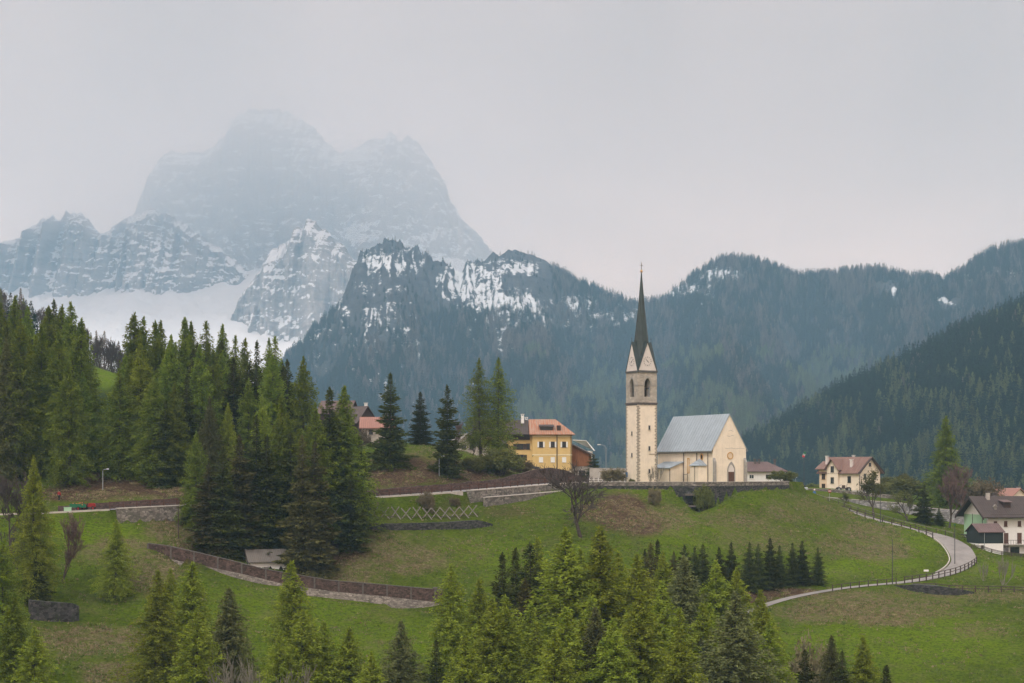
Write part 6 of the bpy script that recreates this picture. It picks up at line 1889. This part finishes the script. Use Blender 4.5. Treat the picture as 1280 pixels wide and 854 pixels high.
# picnic table
p = hit(1211, 674); r = empty('picnic_table', p, math.radians(10)); tag(r, 'dark wooden picnic table beside the wide part of the lane', 'picnic table')
MB().box(-1.0, 1.0, -.4, .4, .72, .78).build('table_top', M['darktimber'], r)
for s_ in (-1, 1):
    MB().box(-1.0, 1.0, s_*.75-.14, s_*.75+.14, .42, .47).build('bench', M['darktimber'], r)
    MB().prism([(-.8, 0), (-.7, 0), (-.25, .718), (-.35, .718)], s_*.7-.04, s_*.7+.04, 'x').prism([(.8, 0), (.7, 0), (.25, .718), (.35, .718)], s_*.7-.04, s_*.7+.04, 'x').box(s_*.7-.035, s_*.7+.035, -.8, .8, .34, .419).build('trestle', M['darktimber'], r)

def wheel(parent, x, y, r_, wdt, hub='red'):
    o = MB().lathe([(r_*.55, -wdt/2), (r_*.95, -wdt/2), (r_, -wdt*.3), (r_, wdt*.3), (r_*.95, wdt/2), (r_*.55, wdt/2), (r_*.55, -wdt/2)], (0, 0, 0), 18).build('wheel', M['tyre'], parent, (x, y, r_)); o.rotation_euler = (math.radians(90), 0, 0)
    MB().lathe([(0, -wdt*.3), (r_*.5, -wdt*.35), (r_*.56, 0), (r_*.5, wdt*.35), (0, wdt*.3)], (0, 0, 0), 14).build('rim', M[hub], o)
    return o
def lane_pt(px, off=0.):
    pxr = 640+F*ROAD[:, 0]/ROAD[:, 1]; return Vector([float(np.interp(px, pxr, ROAD[:, k])) for k in range(3)]) + Vector((0, off, .06))
p = lane_pt(110.5, -.8); r = empty('tractor', p, math.radians(4)); tag(r, 'small red tractor pulling a green trailer along the road', 'tractor')
MB().box(.25, 1.35, -.28, .28, .5, 1.0).prism([(.25, .999), (1.33, .999), (1.2, 1.12), (.25, 1.12)], -.26, .26, 'y').box(-.5, .25, -.33, .33, .45, .75).build('body', M['red'], r, bev=.03)
for s_ in (-1, 1):
    MB().prism([(-.75, .78), (.05, .78), (.0, 1.0), (-.35, 1.1), (-.72, .95)], s_*.45-.13, s_*.45+.13, 'y').build('mudguard', M['red'], r)
    wheel(r, -.35, s_*.5, .5, .26); wheel(r, 1.0, s_*.42, .32, .18)
MB().box(-.5, -.1, -.22, .22, .751, .86).box(-.55, -.48, -.22, .22, .86, 1.15).build('seat', M['black'], r)
MB().tube((.1, 0, .75), (.0, 0, 1.15), .03).build('steering_column', M['black'], r)
p = lane_pt(99.5, -.8); r = empty('trailer', p, math.radians(3)); tag(r, 'green trailer loaded with cut logs behind the red tractor', 'trailer')
MB().box(-1.25, 1.3, -.7, .7, .5, .6).box(-1.25, -1.19, -.7, .7, .6, 1.1).box(1.24, 1.3, -.7, .7, .6, 1.1).box(-1.19, 1.24, -.7, -.64, .6, 1.1).box(-1.19, 1.24, .64, .7, .6, 1.1).build('box', M['greenpaint'], r)
MB().box(1.3, 1.9, -.06, .06, .48, .56).build('drawbar', M['darksteel'], r)
for s_ in (-1, 1): wheel(r, .15, s_*.78, .33, .18)
for i in range(22):
    x = R.uniform(-.9, .9); o_p = Vector((p.x+x, p.y+R.uniform(-.45, .45), p.z+.72+.14*(i//4)*.7+R.uniform(0, .06)))
    lg = empty('log', o_p, R.uniform(-.4, .4)); tag(lg, 'short cut log in the load of the green trailer', 'log', 'logs on the trailer')
    MB().tube((0, -.22, 0), (0, .22, 0), .1, .09, 8).build('bark', M['bronze' if i % 3 == 0 else 'timber'], lg); MB().tube((0, -.235, 0), (0, -.221, 0), .09, None, 8).build('cut_end', M['logs'], lg)
p = hit(90, 643); r = empty('crate', lane_pt(89.5, -2.3), .1); tag(r, 'pale green box at the roadside behind the trailer', 'box')
MB().box(-.55, .55, -.3, .3, 0, .6).box(-.6, .6, -.35, .35, .601, .66).build('box', M['green'], r)
# parked car at the village end
def car(px, Y, rz, mat, label):
    p = at(px, Y, .02); r = empty('parked_car', p, rz); tag(r, label, 'car')
    MB().prism([(-2.1, .35), (2.1, .35), (2.12, .7), (1.9, .85), (1.0, .95), (-2.0, .98), (-2.12, .8)], -.85, .85, 'y').build('body', M[mat], r, bev=.06)
    MB().prism([(-1.75, .98), (.95, .955), (.3, 1.42), (-1.35, 1.45)], -.74, .74, 'y').build('cabin', M['darkglass'], r, bev=.04)
    MB().prism([(-1.3, 1.452), (.25, 1.43), (.2, 1.47), (-1.25, 1.49)], -.68, .68, 'y').build('roof', M[mat], r)
    for x in (-1.3, 1.35):
        for s_ in (-1, 1): wheel(r, x, s_*.78, .32, .2, 'steel')
    for s_ in (-1, 1): MB().box(2.08, 2.14, s_*.6-.15, s_*.6+.15, .6, .72).build('headlight', M['whitepaint'], r)
car(999, 398, math.radians(170), 'silver', 'silver car parked at the top of the lane near the flagpole')
car(663, 378, math.radians(5), 'darksteel', 'dark grey car parked before the left wing of the yellow house')
# old farm machine before the cream house
p = at(1054, 432, 0); r = empty('hay_machine', p, .1); tag(r, 'old dark farm machine with large wheels standing before the cream house', 'machine')
for x in (-1.3, 1.4):
    for s_ in (-1, 1): wheel(r, x, s_*.6, .6, .2, 'steel')
MB().box(-1.6, 1.7, -.35, .35, .7, 1.0).box(-.3, .5, -.3, .3, 1.0, 1.7).tube((.9, 0, 1), (1.1, 0, 2.1), .06).build('frame', M['wood'], r)
MB().tube((-1.5, 0, 1.1), (-.5, 0, 1.9), .08).build('lever', M['steel'], r)
p = at(1074, 430, 0); r = empty('low_wall', p, .05); tag(r, 'low white painted wall at the foot of the cream house', 'wall'); MB().box(-1.9, 2.2, -.2, .2, -1, .95).build('render', M['whitepaint'], r); MB().box(-1.95, 2.25, -.25, .25, .953, 1.02).build('coping', M['concrete'], r)

# person in red
def person(loc, rz, label):
    root = empty('person', loc, rz); tag(root, label, 'person')
    J = {'pel': (0, 0, .95), 'che': (0, .02, 1.3), 'nek': (0, .0, 1.48), 'hed': (0, -.02, 1.66), 'top': (0, -.02, 1.74),
         'hl': (.1, 0, .9), 'kl': (.13, -.08, .5), 'al': (.13, .02, .09), 'tl': (.14, -.14, .04), 'hr': (-.1, 0, .9), 'kr': (-.12, .04, .5), 'ar': (-.12, .16, .1), 'tr': (-.12, .02, .04),
         'sl': (.19, 0, 1.42), 'el': (.27, .02, 1.15), 'wl': (.24, -.14, .93), 'fl': (.23, -.2, .86), 'sr': (-.19, 0, 1.42), 'er': (-.27, .03, 1.15), 'wr': (-.25, -.1, .92), 'fr': (-.24, -.15, .85)}
    rad = {'pel': .15, 'che': .16, 'nek': .06, 'hed': .1, 'top': .07, 'hl': .1, 'kl': .065, 'al': .045, 'tl': .04, 'hr': .1, 'kr': .065, 'ar': .045, 'tr': .04, 'sl': .075, 'el': .05, 'wl': .035, 'fl': .03, 'sr': .075, 'er': .05, 'wr': .035, 'fr': .03}
    ed = [('pel', 'che'), ('che', 'nek'), ('nek', 'hed'), ('hed', 'top'), ('pel', 'hl'), ('hl', 'kl'), ('kl', 'al'), ('al', 'tl'), ('pel', 'hr'), ('hr', 'kr'), ('kr', 'ar'), ('ar', 'tr'), ('che', 'sl'), ('sl', 'el'), ('el', 'wl'), ('wl', 'fl'), ('che', 'sr'), ('sr', 'er'), ('er', 'wr'), ('wr', 'fr')]
    def skinned(name, keys, mat, grow=0.):
        ks = [k for k in J if k in keys]; idx = {k: i for i, k in enumerate(ks)}
        me = bpy.data.meshes.new(name); me.from_pydata([J[k] for k in ks], [(idx[a], idx[b_]) for a, b_ in ed if a in idx and b_ in idx], []); me.update()
        o = link(name, me, mat, root)
        md = o.modifiers.new('skin', 'SKIN')
        for k in ks:
            s_ = me.skin_vertices[0].data[idx[k]]; s_.radius = (rad[k]+grow, rad[k]+grow); s_.use_root = (k == ks[0])
        sb = o.modifiers.new('sub', 'SUBSURF'); sb.levels = 1; sb.render_levels = 2
        return o
    body = skinned('body', list(J), mat_plain('skin', (.55, .33, .24), .05))
    skinned('jacket', ['pel', 'che', 'sl', 'el', 'wl', 'sr', 'er', 'wr'], M['red'], .06)
    skinned('trousers', ['pel', 'hl', 'kl', 'al', 'hr', 'kr', 'ar'], M['black'], .035)
    MB().lathe([(0, .14), (.07, .12), (.11, .05), (.115, -.02), (.1, -.06)], (0, .0, 1.68), 12).build('hair', M['darktimber'], root)
person(hit(74, 627), math.radians(150), 'person in a red jacket and dark trousers on the bank above the trailer')

# ============================================================ GRASS TUFTS of the meadow
def tufts(name, n, weight, mat, hgt, seed):
    r = np.random.default_rng(seed)
    px = r.uniform(-20, 1300, n*8); Y = r.uniform(200, 352, n*8)
    X = (px-640)/F*Y
    i = np.clip(np.searchsorted(ax, X)-1, 0, len(ax)-2); j = np.clip(np.searchsorted(ay, Y)-1, 0, len(ay)-2)
    wv = weight[j, i]
    D1, I1 = near_line(X, Y, ROAD); D2, I2 = near_line(X, Y, LANE)
    ok = (r.random(len(X)) < wv) & (D1 > 3.6) & (D2 > LW[I2]/2+.5) & ~plateau_mask(X, Y)
    clump = vnoise(X/2.6, Y/2.6) + .6*vnoise(X/.9, Y/.9) > -.1
    k = np.nonzero(ok & clump)[0][:n]
    X, Y, i, j = X[k], Y[k], i[k], j[k]
    u = (X-ax[i])/(ax[i+1]-ax[i]); v = (Y-ay[j])/(ay[j+1]-ay[j])
    Z = (GZ[j, i]*(1-u)+GZ[j, i+1]*u)*(1-v) + (GZ[j+1, i]*(1-u)+GZ[j+1, i+1]*u)*v
    m = len(X); nb = 5
    P0 = np.repeat(np.stack([X, Y, Z-.03], 1), nb, 0) + np.c_[r.normal(size=(m*nb, 2))*.22, np.zeros(m*nb)]
    D = np.stack([r.normal(size=m*nb)*.55, r.normal(size=m*nb)*.55, np.ones(m*nb)], 1); D /= np.linalg.norm(D, axis=1)[:, None]
    L = r.uniform(.5, 1.2, m*nb)*hgt*np.repeat(r.uniform(.6, 1.3, m), nb)
    V, Fc = spray(P0, D, L, L*.3, r)
    tag(link(name, mesh_np(name, V, Fc, False), mat), kind='stuff')
def mat_tuft(name, c0, c1):
    g = N(name); p = g.pos()
    return g.bsdf(g.ramp(g.noise(p, .9, 5, .75), [(.32, c0), (.68, c1)]), .9, spec=.1)
near = (GY > 195) & (GY < 352)
clean = np.clip(1 - .75*lush, .1, 1)
tufts('meadow_grass', 60000, near*clean*(1-.7*earth), mat_tuft('green tufts', (.05, .085, .015), (.17, .22, .045)), .26, 1)
tufts('dry_grass', 36000, near*np.clip(dry*.9 + earth*.45 + .05, 0, 1), mat_tuft('straw tufts', (.12, .09, .05), (.36, .29, .17)), .26, 2)
